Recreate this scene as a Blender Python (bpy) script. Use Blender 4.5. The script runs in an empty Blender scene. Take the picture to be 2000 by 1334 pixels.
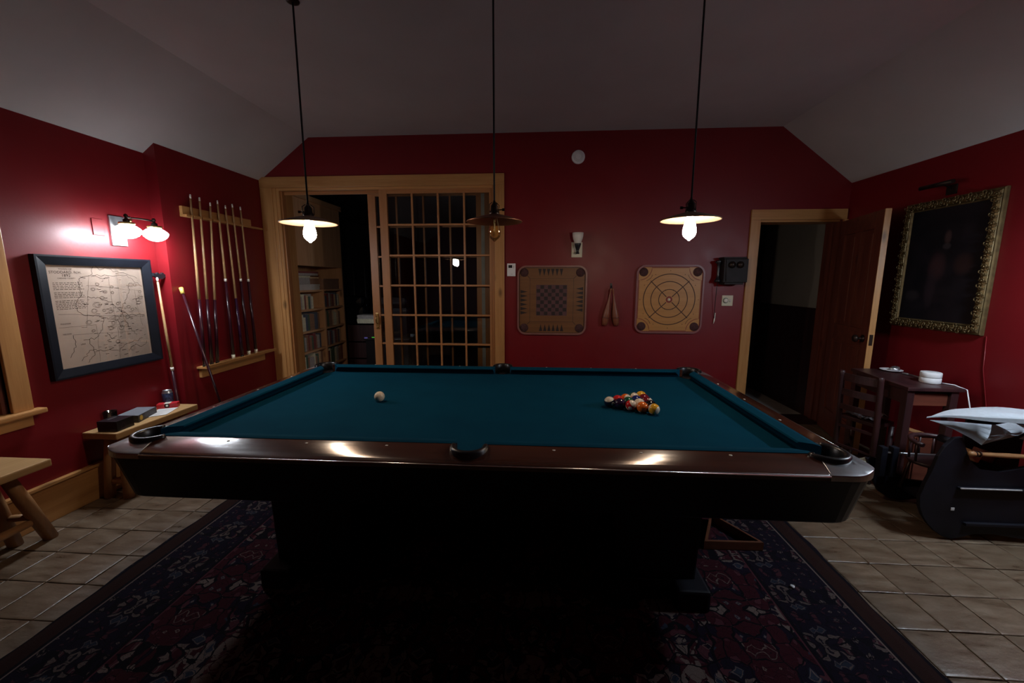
import bpy, bmesh, math, random
from mathutils import Vector, Matrix
random.seed(7)
PI = math.pi
SC = bpy.context.scene
COL = SC.collection

# ------------------------------------------------------------------ camera, world, exposure
cam_d = bpy.data.cameras.new('camera'); cam = bpy.data.objects.new('camera', cam_d); COL.objects.link(cam)
cam_d.sensor_width = 36.0; cam_d.lens = 14.035; cam_d.clip_start = 0.02
YAW, PITCH, ROLL = 0.0664, -0.1527, 0.0009
def cam_matrix():
    cy, sy, cp, sp = math.cos(YAW), math.sin(YAW), math.cos(PITCH), math.sin(PITCH)
    fwd = Vector((-sy*cp, cy*cp, sp)); rt = Vector((cy, sy, 0)); up = rt.cross(fwd)
    cr, sr = math.cos(ROLL), math.sin(ROLL)
    r2 = cr*rt + sr*up; u2 = -sr*rt + cr*up
    M = Matrix((r2, u2, -fwd)).transposed().to_4x4()
    M.translation = (0.2551, -2.1251, 1.405)
    return M
cam.matrix_world = cam_matrix()
SC.camera = cam
W = bpy.data.worlds.new('night'); SC.world = W; W.use_nodes = True
W.node_tree.nodes['Background'].inputs[0].default_value = (0.25, 0.3, 0.6, 1)
W.node_tree.nodes['Background'].inputs[1].default_value = 0.01
SC.view_settings.view_transform = 'Standard'
SC.view_settings.look = 'None'
SC.view_settings.gamma = 1.0
SC.view_settings.use_curve_mapping = False
SC.view_settings.exposure = 0.0
try:
    SC.cycles.use_denoising = True
    SC.cycles.max_bounces = 10
    SC.cycles.transparent_max_bounces = 24
    SC.cycles.sample_clamp_indirect = 4.0
    SC.cycles.caustics_reflective = False
    SC.cycles.caustics_refractive = False
except Exception:
    pass
BULB_L = 190.0        # radiance of the two lit filament bulbs
GLOBE_L = 140.0       # radiance of the open lower bowls of the sconces
SHADE_L = 15.0        # radiance of their opal upper shades

# ------------------------------------------------------------------ material helpers
class NT:
    def __init__(s, name):
        s.m = bpy.data.materials.new(name); s.m.use_nodes = True
        s.t = s.m.node_tree; s.t.nodes.clear()
        s.out = s.n('ShaderNodeOutputMaterial')
    def n(s, ty, **kw):
        x = s.t.nodes.new(ty)
        for k, v in kw.items(): setattr(x, k, v)
        return x
    def l(s, a, b): s.t.links.new(a, b)
    def val(s, sock, v):
        if isinstance(v, bpy.types.NodeSocket): s.l(v, sock)
        else:
            if isinstance(v, (tuple, list)) and len(v) == 3 and sock.type == 'RGBA': v = (*v, 1)
            sock.default_value = v
    def math(s, op, a, b=0.0, c=None):
        x = s.n('ShaderNodeMath', operation=op); s.val(x.inputs[0], a); s.val(x.inputs[1], b)
        if c is not None: s.val(x.inputs[2], c)
        return x.outputs[0]
    def mix(s, f, a, b):
        x = s.n('ShaderNodeMix', data_type='RGBA'); s.val(x.inputs[0], f); s.val(x.inputs[6], a); s.val(x.inputs[7], b)
        return x.outputs[2]
    def coord(s, which='Object'):
        return s.n('ShaderNodeTexCoord').outputs[which]
    def mapping(s, v, scale=(1, 1, 1), loc=(0, 0, 0)):
        x = s.n('ShaderNodeMapping'); s.l(v, x.inputs[0]); x.inputs['Scale'].default_value = scale; x.inputs['Location'].default_value = loc
        return x.outputs[0]
    def noise(s, v, scale=5, detail=3, rough=0.5, out=0):
        x = s.n('ShaderNodeTexNoise'); s.l(v, x.inputs['Vector']); x.inputs['Scale'].default_value = scale
        x.inputs['Detail'].default_value = detail; x.inputs['Roughness'].default_value = rough
        return x.outputs[out]
    def ramp(s, f, stops):
        x = s.n('ShaderNodeValToRGB'); s.l(f, x.inputs[0]); e = x.color_ramp.elements
        while len(e) < len(stops): e.new(0.5)
        for k, (p, c) in enumerate(stops):
            e[k].position = p; e[k].color = (*c, 1) if len(c) == 3 else c
        return x.outputs[0]
    def maprange(s, v, a, b, c=0.0, d=1.0):
        x = s.n('ShaderNodeMapRange'); s.val(x.inputs[0], v)
        for k, q in enumerate((a, b, c, d)): x.inputs[k+1].default_value = q
        return x.outputs[0]
    def bump(s, h, strength=0.2, dist=0.01):
        x = s.n('ShaderNodeBump'); x.inputs['Strength'].default_value = strength; x.inputs['Distance'].default_value = dist
        s.l(h, x.inputs['Height']); return x.outputs[0]
    def bsdf(s, color=(.5, .5, .5), rough=.5, metal=0.0, spec=.5, normal=None, coat=0.0, coat_rough=.1, emis=None, emis_s=0.0, sheen=0.0):
        b = s.n('ShaderNodeBsdfPrincipled')
        s.val(b.inputs['Base Color'], color); s.val(b.inputs['Roughness'], rough); s.val(b.inputs['Metallic'], metal)
        s.val(b.inputs['Specular IOR Level'], spec)
        b.inputs['Coat Weight'].default_value = coat; b.inputs['Coat Roughness'].default_value = coat_rough
        b.inputs['Sheen Weight'].default_value = sheen
        if normal is not None: s.l(normal, b.inputs['Normal'])
        if emis is not None:
            s.val(b.inputs['Emission Color'], emis); b.inputs['Emission Strength'].default_value = emis_s
        s.l(b.outputs[0], s.out.inputs[0]); return b

def plain(name, color, rough=.5, metal=0.0, spec=.5, var=.12, nscale=14, bump=0.0, coat=0.0, sheen=0.0):
    t = NT(name); v = t.coord(); f = t.noise(v, nscale, 4)
    c = t.mix(t.maprange(f, .3, .7), tuple(x*(1-var) for x in color), tuple(min(1, x*(1+var)) for x in color))
    nrm = t.bump(t.noise(v, nscale*6, 3), bump, .004) if bump else None
    t.bsdf(c, rough, metal, spec, nrm, coat, sheen=sheen)
    return t.m

def wood(name, c1, c2, axis=0, rough=.45, knots=True, coat=0.0, scale=1.0, spec=.5):
    """long-grained wood; axis = direction of the grain"""
    t = NT(name); v = t.coord()
    sc = [22*scale]*3; sc[axis] = 1.6*scale
    g = t.noise(t.mapping(v, sc), 1.0, 5, .6)
    sc2 = [160*scale]*3; sc2[axis] = 6*scale
    fine = t.noise(t.mapping(v, sc2), 1.0, 2, .5)
    f = t.math('ADD', t.math('MULTIPLY', g, .75), t.math('MULTIPLY', fine, .25))
    c = t.mix(t.maprange(f, .35, .65), c1, c2)
    rnd = t.n('ShaderNodeObjectInfo').outputs['Random']
    c = t.mix(t.math('MULTIPLY', rnd, .18), c, tuple(x*.6 for x in c1))
    if knots:
        ks = [9*scale]*3; ks[axis] = 4*scale
        vo = t.n('ShaderNodeTexVoronoi'); t.l(t.mapping(v, ks), vo.inputs['Vector']); vo.inputs['Scale'].default_value = .55
        k = t.maprange(vo.outputs['Distance'], .05, .13, 1, 0)
        c = t.mix(t.math('MULTIPLY', k, .75), c, tuple(x*.28 for x in c1))
    t.bsdf(c, rough, 0, spec, t.bump(f, .08, .002), coat, .12)
    return t.m

def emit(name, color, strength):
    t = NT(name); e = t.n('ShaderNodeEmission'); t.val(e.inputs[0], color); e.inputs[1].default_value = strength
    t.l(e.outputs[0], t.out.inputs[0]); return t.m

def pane_glass(name, tint=(.92, .95, .95), gain=1.0, rough=0.0):
    """thin clear sheet: sees through, mirrors by Fresnel"""
    t = NT(name); tr = t.n('ShaderNodeBsdfTransparent'); t.val(tr.inputs[0], tint)
    gl = t.n('ShaderNodeBsdfGlossy'); gl.inputs['Roughness'].default_value = rough
    fr = t.n('ShaderNodeFresnel'); fr.inputs[0].default_value = 1.5
    mx = t.n('ShaderNodeMixShader'); t.l(t.math('MULTIPLY', fr.outputs[0], gain), mx.inputs[0]); t.l(tr.outputs[0], mx.inputs[1]); t.l(gl.outputs[0], mx.inputs[2])
    t.l(mx.outputs[0], t.out.inputs[0]); return t.m

# ------------------------------------------------------------------ materials
M = {}
def _wall():
    t = NT('red_wall_paint'); v = t.coord()
    a = t.noise(v, 2.2, 4); c = t.mix(a, (.150, .0046, .0080), (.190, .0064, .0105))
    o = t.noise(v, 260, 2); o2 = t.noise(v, 60, 2)
    h = t.math('ADD', t.math('MULTIPLY', o, .5), o2)
    t.bsdf(c, t.maprange(t.noise(v, 9, 3), .3, .7, .40, .47), 0, .42, t.bump(h, .12, .002)); return t.m
M['red'] = _wall()
M['ceiling'] = plain('ceiling_paint', (.53, .48, .475), .75, spec=.3, var=.04, nscale=3, bump=.03)
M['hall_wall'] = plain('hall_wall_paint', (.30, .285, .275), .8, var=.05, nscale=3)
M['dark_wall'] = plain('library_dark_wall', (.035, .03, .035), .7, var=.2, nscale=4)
PINE1, PINE2 = (.42, .19, .062), (.56, .285, .105)
for k, ax in (('x', 0), ('y', 1), ('z', 2)):
    M['pine_'+k] = wood('pine_'+k, PINE1, PINE2, ax, .38)
    M['fir_'+k] = wood('door_fir_'+k, (.36, .145, .048), (.47, .205, .075), ax, .4, knots=False)
    M['shelf_'+k] = wood('library_pine_'+k, (.66, .37, .20), (.80, .49, .28), ax, .5)
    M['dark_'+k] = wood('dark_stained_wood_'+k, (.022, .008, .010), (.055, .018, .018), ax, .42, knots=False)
    M['leaf_'+k] = wood('old_pine_door_'+k, (.10, .024, .015), (.18, .048, .027), ax, .45)
    M['log_'+k] = wood('log_wood_'+k, (.36, .17, .07), (.50, .26, .11), ax, .45, knots=True)
M['bench_y'] = wood('pale_bench_pine', (.43, .25, .105), (.56, .35, .165), 1, .4)
M['rose'] = wood('rosewood_rail', (.022, .007, .005), (.085, .026, .014), 0, .2, knots=False, coat=.6, scale=.8)
M['rose_y'] = wood('rosewood_rail_y', (.022, .007, .005), (.085, .026, .014), 1, .2, knots=False, coat=.6, scale=.8)
M['apron'] = plain('black_laminate', (.006, .006, .011), .42, var=.2, spec=.35)
M['chrome'] = plain('satin_aluminium', (.40, .40, .42), .32, .9, var=.06, nscale=40, bump=.02)
M['bead'] = plain('polished_trim_bead', (.72, .66, .62), .22, 1.0, var=.05)
M['rubber'] = plain('black_rubber', (.008, .008, .010), .33, var=.2)
M['black'] = plain('black_lacquer', (.010, .010, .013), .3, var=.2)
M['ivory'] = plain('ivory', (.78, .74, .66), .3, var=.05)
M['white'] = plain('white_plastic', (.80, .80, .82), .35, var=.03)
M['cream'] = plain('cream_plate', (.62, .57, .42), .4, var=.06)
M['brass'] = plain('aged_brass', (.55, .36, .14), .3, .95, var=.15)
M['bronze'] = plain('dark_bronze', (.035, .022, .018), .38, .7, var=.25)
M['copper'] = plain('copper_shade', (.30, .13, .075), .36, .75, var=.2)
M['copper_lit'] = plain('copper_shade_lit', (.24, .155, .105), .5, var=.08)  # copper again for the lit pendants, bulb light put into its colour
M['steel'] = plain('brushed_steel', (.55, .56, .58), .3, .9, var=.12, nscale=30)
M['cord'] = plain('cloth_cord', (.006, .006, .007), .8)
M['navy'] = plain('navy_black_paint', (.004, .004, .009), .6, var=.25, spec=.3, bump=.05)
M['mapframe'] = plain('blue_black_frame', (.005, .006, .010), .42, var=.2, spec=.3)
M['grey_cloth'] = plain('grey_blue_cotton', (.36, .39, .43), .9, var=.06, nscale=60, bump=.15, sheen=.3)
M['lamp_gold'] = plain('lamp_gold', (.62, .44, .18), .3, .9, var=.1)
M['gold'] = plain('gilded_gesso', (.17, .115, .05), .45, .6, var=.35, nscale=30, bump=.2)
M['leather'] = plain('dark_leather', (.010, .011, .016), .36, var=.2, nscale=30, bump=.1)
M['maroon_red'] = plain('red_card', (.55, .02, .03), .35, var=.05)
M['yellow'] = plain('yellow_rubber', (.75, .55, .12), .5, var=.05)
M['paper'] = plain('paper', (.66, .64, .64), .8, var=.06)
M['print'] = plain('brown_ink', (.045, .028, .022), .9, var=.1)
M['wood_ball_rack'] = wood('triangle_wood', (.10, .032, .014), (.16, .055, .024), 0, .4, knots=False)
M['shaft'] = wood('maple_shaft', (.44, .26, .115), (.54, .34, .165), 2, .28, knots=False)
M['butt'] = plain('dark_cue_butt', (.030, .006, .012), .25, var=.3, coat=.5)
M['butt2'] = plain('purple_cue_butt', (.030, .007, .028), .25, var=.3, coat=.5)
M['pane'] = pane_glass('window_pane', (.93, .95, .96), 1.0)
M['picture_glass'] = pane_glass('picture_glass', (.99, .99, .99), .45)
M['amber'] = pane_glass('amber_bulb_glass', (.985, .90, .70), .7)
M['tumbler'] = pane_glass('tumbler_glass', (.90, .88, .88), 1.6)
M['bulb'] = emit('lit_bulb', (1.0, .80, .60), BULB_L)
M['globe'] = emit('opal_globe_lit', (.86, .93, 1.0), GLOBE_L)
M['shade_lit'] = emit('opal_shade_lit', (.86, .93, 1.0), SHADE_L)
M['opal'] = plain('opal_glass_unlit', (.72, .68, .62), .25, var=.03)
M['led_green'] = emit('green_led', (.15, 1.0, .1), .35)
M['led_violet'] = emit('violet_led', (.35, .3, 1.0), .12)

def _felt():
    t = NT('teal_billiard_cloth'); v = t.coord()
    f = t.noise(v, 900, 2); g = t.noise(v, 5, 3)
    c = t.mix(t.maprange(g, .3, .7), (.0008, .034, .068), (.0012, .042, .080))
    c = t.mix(t.maprange(f, .35, .65, 0, .25), c, (.003, .060, .100))
    t.bsdf(c, 1.0, 0, .05, t.bump(f, .15, .001)); return t.m
M['felt'] = _felt()

def _tile():
    t = NT('glazed_terracotta_tile'); v = t.coord(); r = t.n('ShaderNodeObjectInfo').outputs['Random']
    off = t.n('ShaderNodeVectorMath', operation='ADD'); t.l(v, off.inputs[0])
    cb = t.n('ShaderNodeCombineXYZ'); t.l(t.math('MULTIPLY', r, 37.0), cb.inputs[0]); t.l(t.math('MULTIPLY', r, 91.0), cb.inputs[1]); t.l(cb.outputs[0], off.inputs[1])
    w = off.outputs[0]
    rot = t.n('ShaderNodeMapping'); t.l(w, rot.inputs[0]); rot.inputs['Rotation'].default_value = (0, 0, .9); rot.inputs['Scale'].default_value = (3.5, 13, 5)
    a = t.noise(rot.outputs[0], 1.7, 6, .62); b = t.noise(w, 70, 3)
    c = t.ramp(a, [(.32, (.075, .043, .025)), (.46, (.15, .102, .066)), (.60, (.205, .15, .102)), (.75, (.25, .195, .14))])
    c = t.mix(t.math('MULTIPLY', r, .45), c, (.115, .078, .05))
    c = t.mix(t.maprange(b, .45, .75, 0, .25), c, (.07, .042, .026))
    t.bsdf(c, t.maprange(a, .3, .7, .26, .42), 0, .5, t.bump(t.math('ADD', a, t.math('MULTIPLY', b, .25)), .35, .006), coat=.10, coat_rough=.22); return t.m
M['tile'] = _tile()
M['grout'] = plain('dark_grout', (.085, .065, .05), .7, var=.3, nscale=40, bump=.3)

def _rug():
    t = NT('persian_rug'); v = t.coord()
    nz = t.noise(v, 14, 2, .5, out=1)
    wv = t.n('ShaderNodeVectorMath', operation='MULTIPLY_ADD'); t.l(nz, wv.inputs[0]); wv.inputs[1].default_value = (.06, .06, 0); t.l(v, wv.inputs[2])
    sx = t.n('ShaderNodeSeparateXYZ'); t.l(wv.outputs[0], sx.inputs[0])
    so = t.n('ShaderNodeSeparateXYZ'); t.l(v, so.inputs[0])
    X, Y = sx.outputs[0], sx.outputs[1]
    ax = t.math('ABSOLUTE', so.outputs[0]); ay = t.math('ABSOLUTE', so.outputs[1])
    d = t.math('MINIMUM', t.math('SUBTRACT', 1.735, ax), t.math('SUBTRACT', 1.30, ay))
    def mirror(px, py):
        cb = t.n('ShaderNodeCombineXYZ'); t.l(t.math('PINGPONG', X, px), cb.inputs[0]); t.l(t.math('PINGPONG', Y, py), cb.inputs[1]); return cb.outputs[0]
    def vor(vec, sc, feat='F1', metric='EUCLIDEAN', out='Distance', rnd=1.0):
        x = t.n('ShaderNodeTexVoronoi'); x.feature = feat
        if feat != 'DISTANCE_TO_EDGE': x.distance = metric
        t.l(vec, x.inputs['Vector']); x.inputs['Scale'].default_value = sc; x.inputs['Randomness'].default_value = rnd
        return x.outputs[out]
    RED, NAVY, CREAM, BLUE, ROSE, BLK = (.046, .009, .014), (.012, .008, .018), (.165, .12, .105), (.032, .040, .062), (.085, .026, .034), (.006, .005, .008)
    def motifs(pm, sc, ground, thr):
        cells = vor(pm, sc, metric='MANHATTAN', out='Color', rnd=.8); sp = t.n('ShaderNodeSeparateColor'); t.l(cells, sp.inputs[0])
        dist = vor(pm, sc, metric='MANHATTAN', rnd=.8); e = vor(pm, sc, 'DISTANCE_TO_EDGE', rnd=.8)
        f2 = vor(pm, sc*2.6, metric='MANHATTAN', out='Color'); s2 = t.n('ShaderNodeSeparateColor'); t.l(f2, s2.inputs[0]); e2 = vor(pm, sc*2.6, 'DISTANCE_TO_EDGE')
        c = t.mix(t.math('GREATER_THAN', sp.outputs[0], thr), ground, NAVY)
        c = t.mix(t.math('MULTIPLY', t.math('GREATER_THAN', s2.outputs[0], .80), t.math('GREATER_THAN', e2, .03)), c, ROSE)
        c = t.mix(t.math('MULTIPLY', t.math('GREATER_THAN', sp.outputs[1], .46), t.math('GREATER_THAN', s2.outputs[1], .36)), c, CREAM)
        c = t.mix(t.math('MULTIPLY', t.math('GREATER_THAN', sp.outputs[2], .70), t.math('LESS_THAN', dist, .55)), c, BLUE)
        c = t.mix(t.math('LESS_THAN', dist, .16), c, BLK)
        ring = t.math('MULTIPLY', t.math('GREATER_THAN', dist, .44), t.math('LESS_THAN', dist, .50))
        c = t.mix(t.math('MULTIPLY', ring, t.math('GREATER_THAN', sp.outputs[0], .35)), c, CREAM)
        c = t.mix(t.math('LESS_THAN', e, .03), c, BLK)
        return t.mix(t.math('LESS_THAN', e2, .012), c, BLK)
    c = motifs(mirror(.29, .37), 12.5, RED, .50)
    b = motifs(mirror(.13, .13), 15.0, NAVY, .6)
    b = t.mix(.35, b, BLK)
    c = t.mix(t.math('LESS_THAN', d, .42), c, b)
    def band(lo, hi, col, cc):
        return t.mix(t.math('MULTIPLY', t.math('GREATER_THAN', d, lo), t.math('LESS_THAN', d, hi)), cc, col)
    c = band(.405, .42, BLK, c); c = band(.42, .427, ROSE, c); c = band(.115, .122, CREAM, c); c = band(.0, .018, BLK, c); c = band(.018, .10, (.026, .011, .009), c); c = band(.10, .115, BLK, c)
    pile = t.noise(v, 420, 2); c = t.mix(t.maprange(pile, .3, .7, 0, .35), c, BLK)
    t.bsdf(c, 1.0, 0, .1, t.bump(pile, .5, .004)); return t.m
M['rug'] = _rug()

# ------------------------------------------------------------------ geometry helpers
class MB:
    def __init__(s): s.bm = bmesh.new()
    def _x(s, vs, mat):
        if mat is not None:
            for v in vs: v.co = mat @ v.co
    def box(s, x0, x1, y0, y1, z0, z1, bev=0.0, mat=None):
        co = [(x, y, z) for x in (x0, x1) for y in (y0, y1) for z in (z0, z1)]
        vs = [s.bm.verts.new(c) for c in co]
        fs = [s.bm.faces.new([vs[i] for i in f]) for f in ((0, 1, 3, 2), (4, 6, 7, 5), (0, 4, 5, 1), (2, 3, 7, 6), (0, 2, 6, 4), (1, 5, 7, 3))]
        if bev > 0:
            es = list({e for f in fs for e in f.edges})
            r = bmesh.ops.bevel(s.bm, geom=es, offset=bev, segments=2, profile=.6, affect='EDGES')
            vs = list({v for f in r['faces'] for v in f.verts} | {v for v in vs if v.is_valid})
        s._x(vs, mat); return s
    def prism(s, pts, ax, a, b, mat=None, bev=0.0):
        """polygon pts in the plane across axis ax, extruded from a to b"""
        def P(p, h):
            return {0: (h, p[0], p[1]), 1: (p[0], h, p[1]), 2: (p[0], p[1], h)}[ax]
        lo = [s.bm.verts.new(P(p, a)) for p in pts]; hi = [s.bm.verts.new(P(p, b)) for p in pts]
        f1 = s.bm.faces.new(lo); f2 = s.bm.faces.new(hi[::-1])
        n = len(pts); sides = [s.bm.faces.new((lo[i], hi[i], hi[(i+1) % n], lo[(i+1) % n])) for i in range(n)]
        vs = lo+hi
        if bev > 0:
            es = list({e for f in (f1, f2) for e in f.edges})
            r = bmesh.ops.bevel(s.bm, geom=es, offset=bev, segments=2, profile=.6, affect='EDGES')
            vs = list({v for f in r['faces'] for v in f.verts} | {v for v in vs if v.is_valid})
        s._x(vs, mat); return s
    def lathe(s, prof, c=(0, 0, 0), seg=24, mat=None, smooth=True, scale=(1, 1, 1)):
        """prof = [(r, z)...] turned about z through c"""
        rings = []; vs = []
        for r, z in prof:
            if r < 1e-6:
                v = s.bm.verts.new((c[0], c[1], c[2]+z*scale[2])); rings.append([v]); vs.append(v)
            else:
                ring = [s.bm.verts.new((c[0]+r*scale[0]*math.cos(2*PI*k/seg), c[1]+r*scale[1]*math.sin(2*PI*k/seg), c[2]+z*scale[2])) for k in range(seg)]
                rings.append(ring); vs += ring
        for A, B in zip(rings, rings[1:]):
            for k in range(seg):
                k2 = (k+1) % seg
                if len(A) == 1 and len(B) == 1: continue
                if len(A) == 1: f = s.bm.faces.new((A[0], B[k2], B[k]))
                elif len(B) == 1: f = s.bm.faces.new((A[k], A[k2], B[0]))
                else: f = s.bm.faces.new((A[k], A[k2], B[k2], B[k]))
                f.smooth = smooth
        s._x(vs, mat); return s
    def rod(s, pts, seg=12, cap=True):
        """pts = [((x,y,z), r)...] swept tube with a radius per point"""
        P = [Vector(p) for p, r in pts]; R = [r for p, r in pts]; rings = []
        up = None
        for i, p in enumerate(P):
            d = (P[min(i+1, len(P)-1)]-P[max(i-1, 0)]).normalized()
            if up is None:
                up = Vector((0, 0, 1)) if abs(d.z) < .9 else Vector((1, 0, 0))
            a = d.cross(up).normalized(); b = a.cross(d).normalized(); up = b
            rings.append([s.bm.verts.new(p+R[i]*(math.cos(2*PI*k/seg)*a+math.sin(2*PI*k/seg)*b)) for k in range(seg)])
        for A, B in zip(rings, rings[1:]):
            for k in range(seg):
                f = s.bm.faces.new((A[k], A[(k+1) % seg], B[(k+1) % seg], B[k])); f.smooth = True
        if cap:
            s.bm.faces.new(rings[0][::-1]); s.bm.faces.new(rings[-1])
        return s
    def quad(s, a, b, c, d):
        s.bm.faces.new([s.bm.verts.new(p) for p in (a, b, c, d)]); return s
    def ribbon(s, pts, w, place, closed=False):
        """flat printed line: 2-D pts, width w, place(u,v) -> 3-D"""
        n = len(pts); L = []
        for i in range(n):
            if closed: a, b = pts[(i-1) % n], pts[(i+1) % n]
            else: a, b = pts[max(i-1, 0)], pts[min(i+1, n-1)]
            dx, dy = b[0]-a[0], b[1]-a[1]; q = math.hypot(dx, dy) or 1
            nx, ny = -dy/q*w/2, dx/q*w/2
            L.append((s.bm.verts.new(place(pts[i][0]+nx, pts[i][1]+ny)), s.bm.verts.new(place(pts[i][0]-nx, pts[i][1]-ny))))
        rng = range(n) if closed else range(n-1)
        for i in rng:
            j = (i+1) % n; s.bm.faces.new((L[i][0], L[i][1], L[j][1], L[j][0]))
        return s
    def poly(s, pts, place):
        s.bm.faces.new([s.bm.verts.new(place(*p)) for p in pts]); return s
    def text(s, body, size, place, align='CENTER'):
        vs, fs = text_geo(body, align)
        V = [s.bm.verts.new(place(x*size, y*size)) for x, y in vs]
        for f in fs:
            try: s.bm.faces.new([V[i] for i in f])
            except ValueError: pass
        return s

_tg = {}
def text_geo(body, align):
    if (body, align) in _tg: return _tg[(body, align)]
    cu = bpy.data.curves.new('glyphs', 'FONT'); cu.body = body; cu.align_x = align; cu.align_y = 'CENTER'; cu.resolution_u = 3
    ob = bpy.data.objects.new('glyphs', cu); COL.objects.link(ob)
    dg = bpy.context.evaluated_depsgraph_get(); me = bpy.data.meshes.new_from_object(ob.evaluated_get(dg))
    r = ([(v.co.x, v.co.y) for v in me.vertices], [tuple(p.vertices) for p in me.polygons])
    bpy.data.objects.remove(ob); bpy.data.curves.remove(cu); bpy.data.meshes.remove(me)
    _tg[(body, align)] = r; return r

def root_off(o):
    v = Vector((0, 0, 0))
    while o is not None: v = v+Vector(o.location); o = o.parent
    return v
def obj(name, mb, mat, parent=None, label=None, kind=None):
    """links mb as ONE mesh object; coordinates are world ones, the parent's place is taken off"""
    me = bpy.data.meshes.new(name)
    bmesh.ops.recalc_face_normals(mb.bm, faces=mb.bm.faces[:])
    off = root_off(parent)
    if off.length > 0:
        for v in mb.bm.verts: v.co -= off
    mb.bm.to_mesh(me); mb.bm.free()
    mats = mat if isinstance(mat, (list, tuple)) else [mat]
    for m in mats: me.materials.append(m)
    o = bpy.data.objects.new(name, me); COL.objects.link(o)
    if parent is not None: o.parent = parent
    if label: o['label'] = label
    if kind: o['kind'] = kind
    return o
def flat(name, mb, mat, parent=None, **k):
    """like obj() but keeps the faces as drawn (printing, single sheets)"""
    me = bpy.data.meshes.new(name); off = root_off(parent)
    for v in mb.bm.verts: v.co -= off
    mb.bm.to_mesh(me); mb.bm.free(); me.materials.append(mat)
    o = bpy.data.objects.new(name, me); COL.objects.link(o); o.parent = parent
    return o
def tag(o, label, cat, group=None):
    o['label'] = label; o['category'] = cat
    if group: o['group'] = group
    return o
def thing(name, label, cat, loc=(0, 0, 0), group=None):
    o = bpy.data.objects.new(name, None); COL.objects.link(o); o.location = loc; o.empty_display_size = .05
    return tag(o, label, cat, group)
def struct(name, mb, mat, parent=None):
    o = obj(name, mb, mat, parent)
    if parent is None: o['kind'] = 'structure'
    return o
def sroot(name, loc=(0, 0, 0)):
    o = bpy.data.objects.new(name, None); COL.objects.link(o); o.location = loc; o['kind'] = 'structure'; return o
def dup_tree(o, parent=None):
    c = o.copy(); COL.objects.link(c)
    if parent is not None: c.parent = parent
    for ch in list(o.children): dup_tree(ch, c)
    return c
def arc(cx, cy, r, a0, a1, n):
    return [(cx+r*math.cos(a0+(a1-a0)*k/n), cy+r*math.sin(a0+(a1-a0)*k/n)) for k in range(n+1)]
def rrect(x0, x1, y0, y1, r, n=5):
    return arc(x1-r, y1-r, r, 0, PI/2, n)+arc(x0+r, y1-r, r, PI/2, PI, n)+arc(x0+r, y0+r, r, PI, 1.5*PI, n)+arc(x1-r, y0+r, r, 1.5*PI, 2*PI, n)

# ------------------------------------------------------------------ room shell
XM, XC, XR, YB, YF = -2.60, -2.51, 3.062, 1.846, -4.2
YJ = .738; ZC = 2.765; CL, CR = -1.985, 2.42; SL, SR = .745, .766
WT = .185
def zl(x): return ZC-(CL-x)*SL
def zr(x): return ZC-(x-CR)*SR
mb = MB(); mb.box(XM-.2, XR+.2, YF-.1, YB+WT+.0, -.12, -.012); floor = struct('floor', mb, M['grout'])

mb = MB()   # back wall with the two door openings, shaped to the sloping ceiling
D1 = (-2.335, -.165, 2.30); D2 = (2.287, 3.035, 1.955)
def wtop(x): return min(zl(x), ZC, zr(x))+.06
XS = [XM-.2, D1[0], CL, D1[1], D2[0], CR, D2[1], XR+.2]
for xa, xb in zip(XS, XS[1:]):
    xm = (xa+xb)/2; z0 = D1[2] if D1[0] < xm < D1[1] else (D2[2] if D2[0] < xm < D2[1] else -.05)
    mb.prism([(xa, z0), (xb, z0), (xb, wtop(xb)), (xa, wtop(xa))], 1, YB, YB+WT)
struct('wall_back', mb, M['red'])

mb = MB()   # left wall: recessed run with the window, then the run with the cue rack standing forward
WY0, WY1, WZ0, WZ1 = -1.25, -.222, .66, 1.95
mb.box(XM-.16, XM, YF, WY0, -.05, 2.32); mb.box(XM-.16, XM, WY1, YJ, -.05, 2.32)
mb.box(XM-.16, XM, WY0, WY1, -.05, WZ0); mb.box(XM-.16, XM, WY0, WY1, WZ1, 2.32)
mb.box(XM-.16, XC, YJ, YB+.02, -.05, 2.40)
struct('wall_left', mb, M['red'])
mb = MB(); mb.box(XR, XR+.15, YF, YB+.02, -.05, zr(XR)+.03); struct('wall_right', mb, M['red'])
mb = MB(); mb.box(XM-.2, XR+.2, YF-.12, YF, -.05, ZC+.1); struct('wall_front', mb, M['red'])
mb = MB()
for (xa, za, xb, zb) in ((XM-.2, zl(XM-.2), CL, ZC), (CL, ZC, CR, ZC), (CR, ZC, XR+.2, zr(XR+.2))):
    mb.prism([(xa, za), (xb, zb), (xb, zb+.08), (xa, za+.08)], 1, YF-.1, YB+.06)
struct('ceiling', mb, M['ceiling'])

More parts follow.
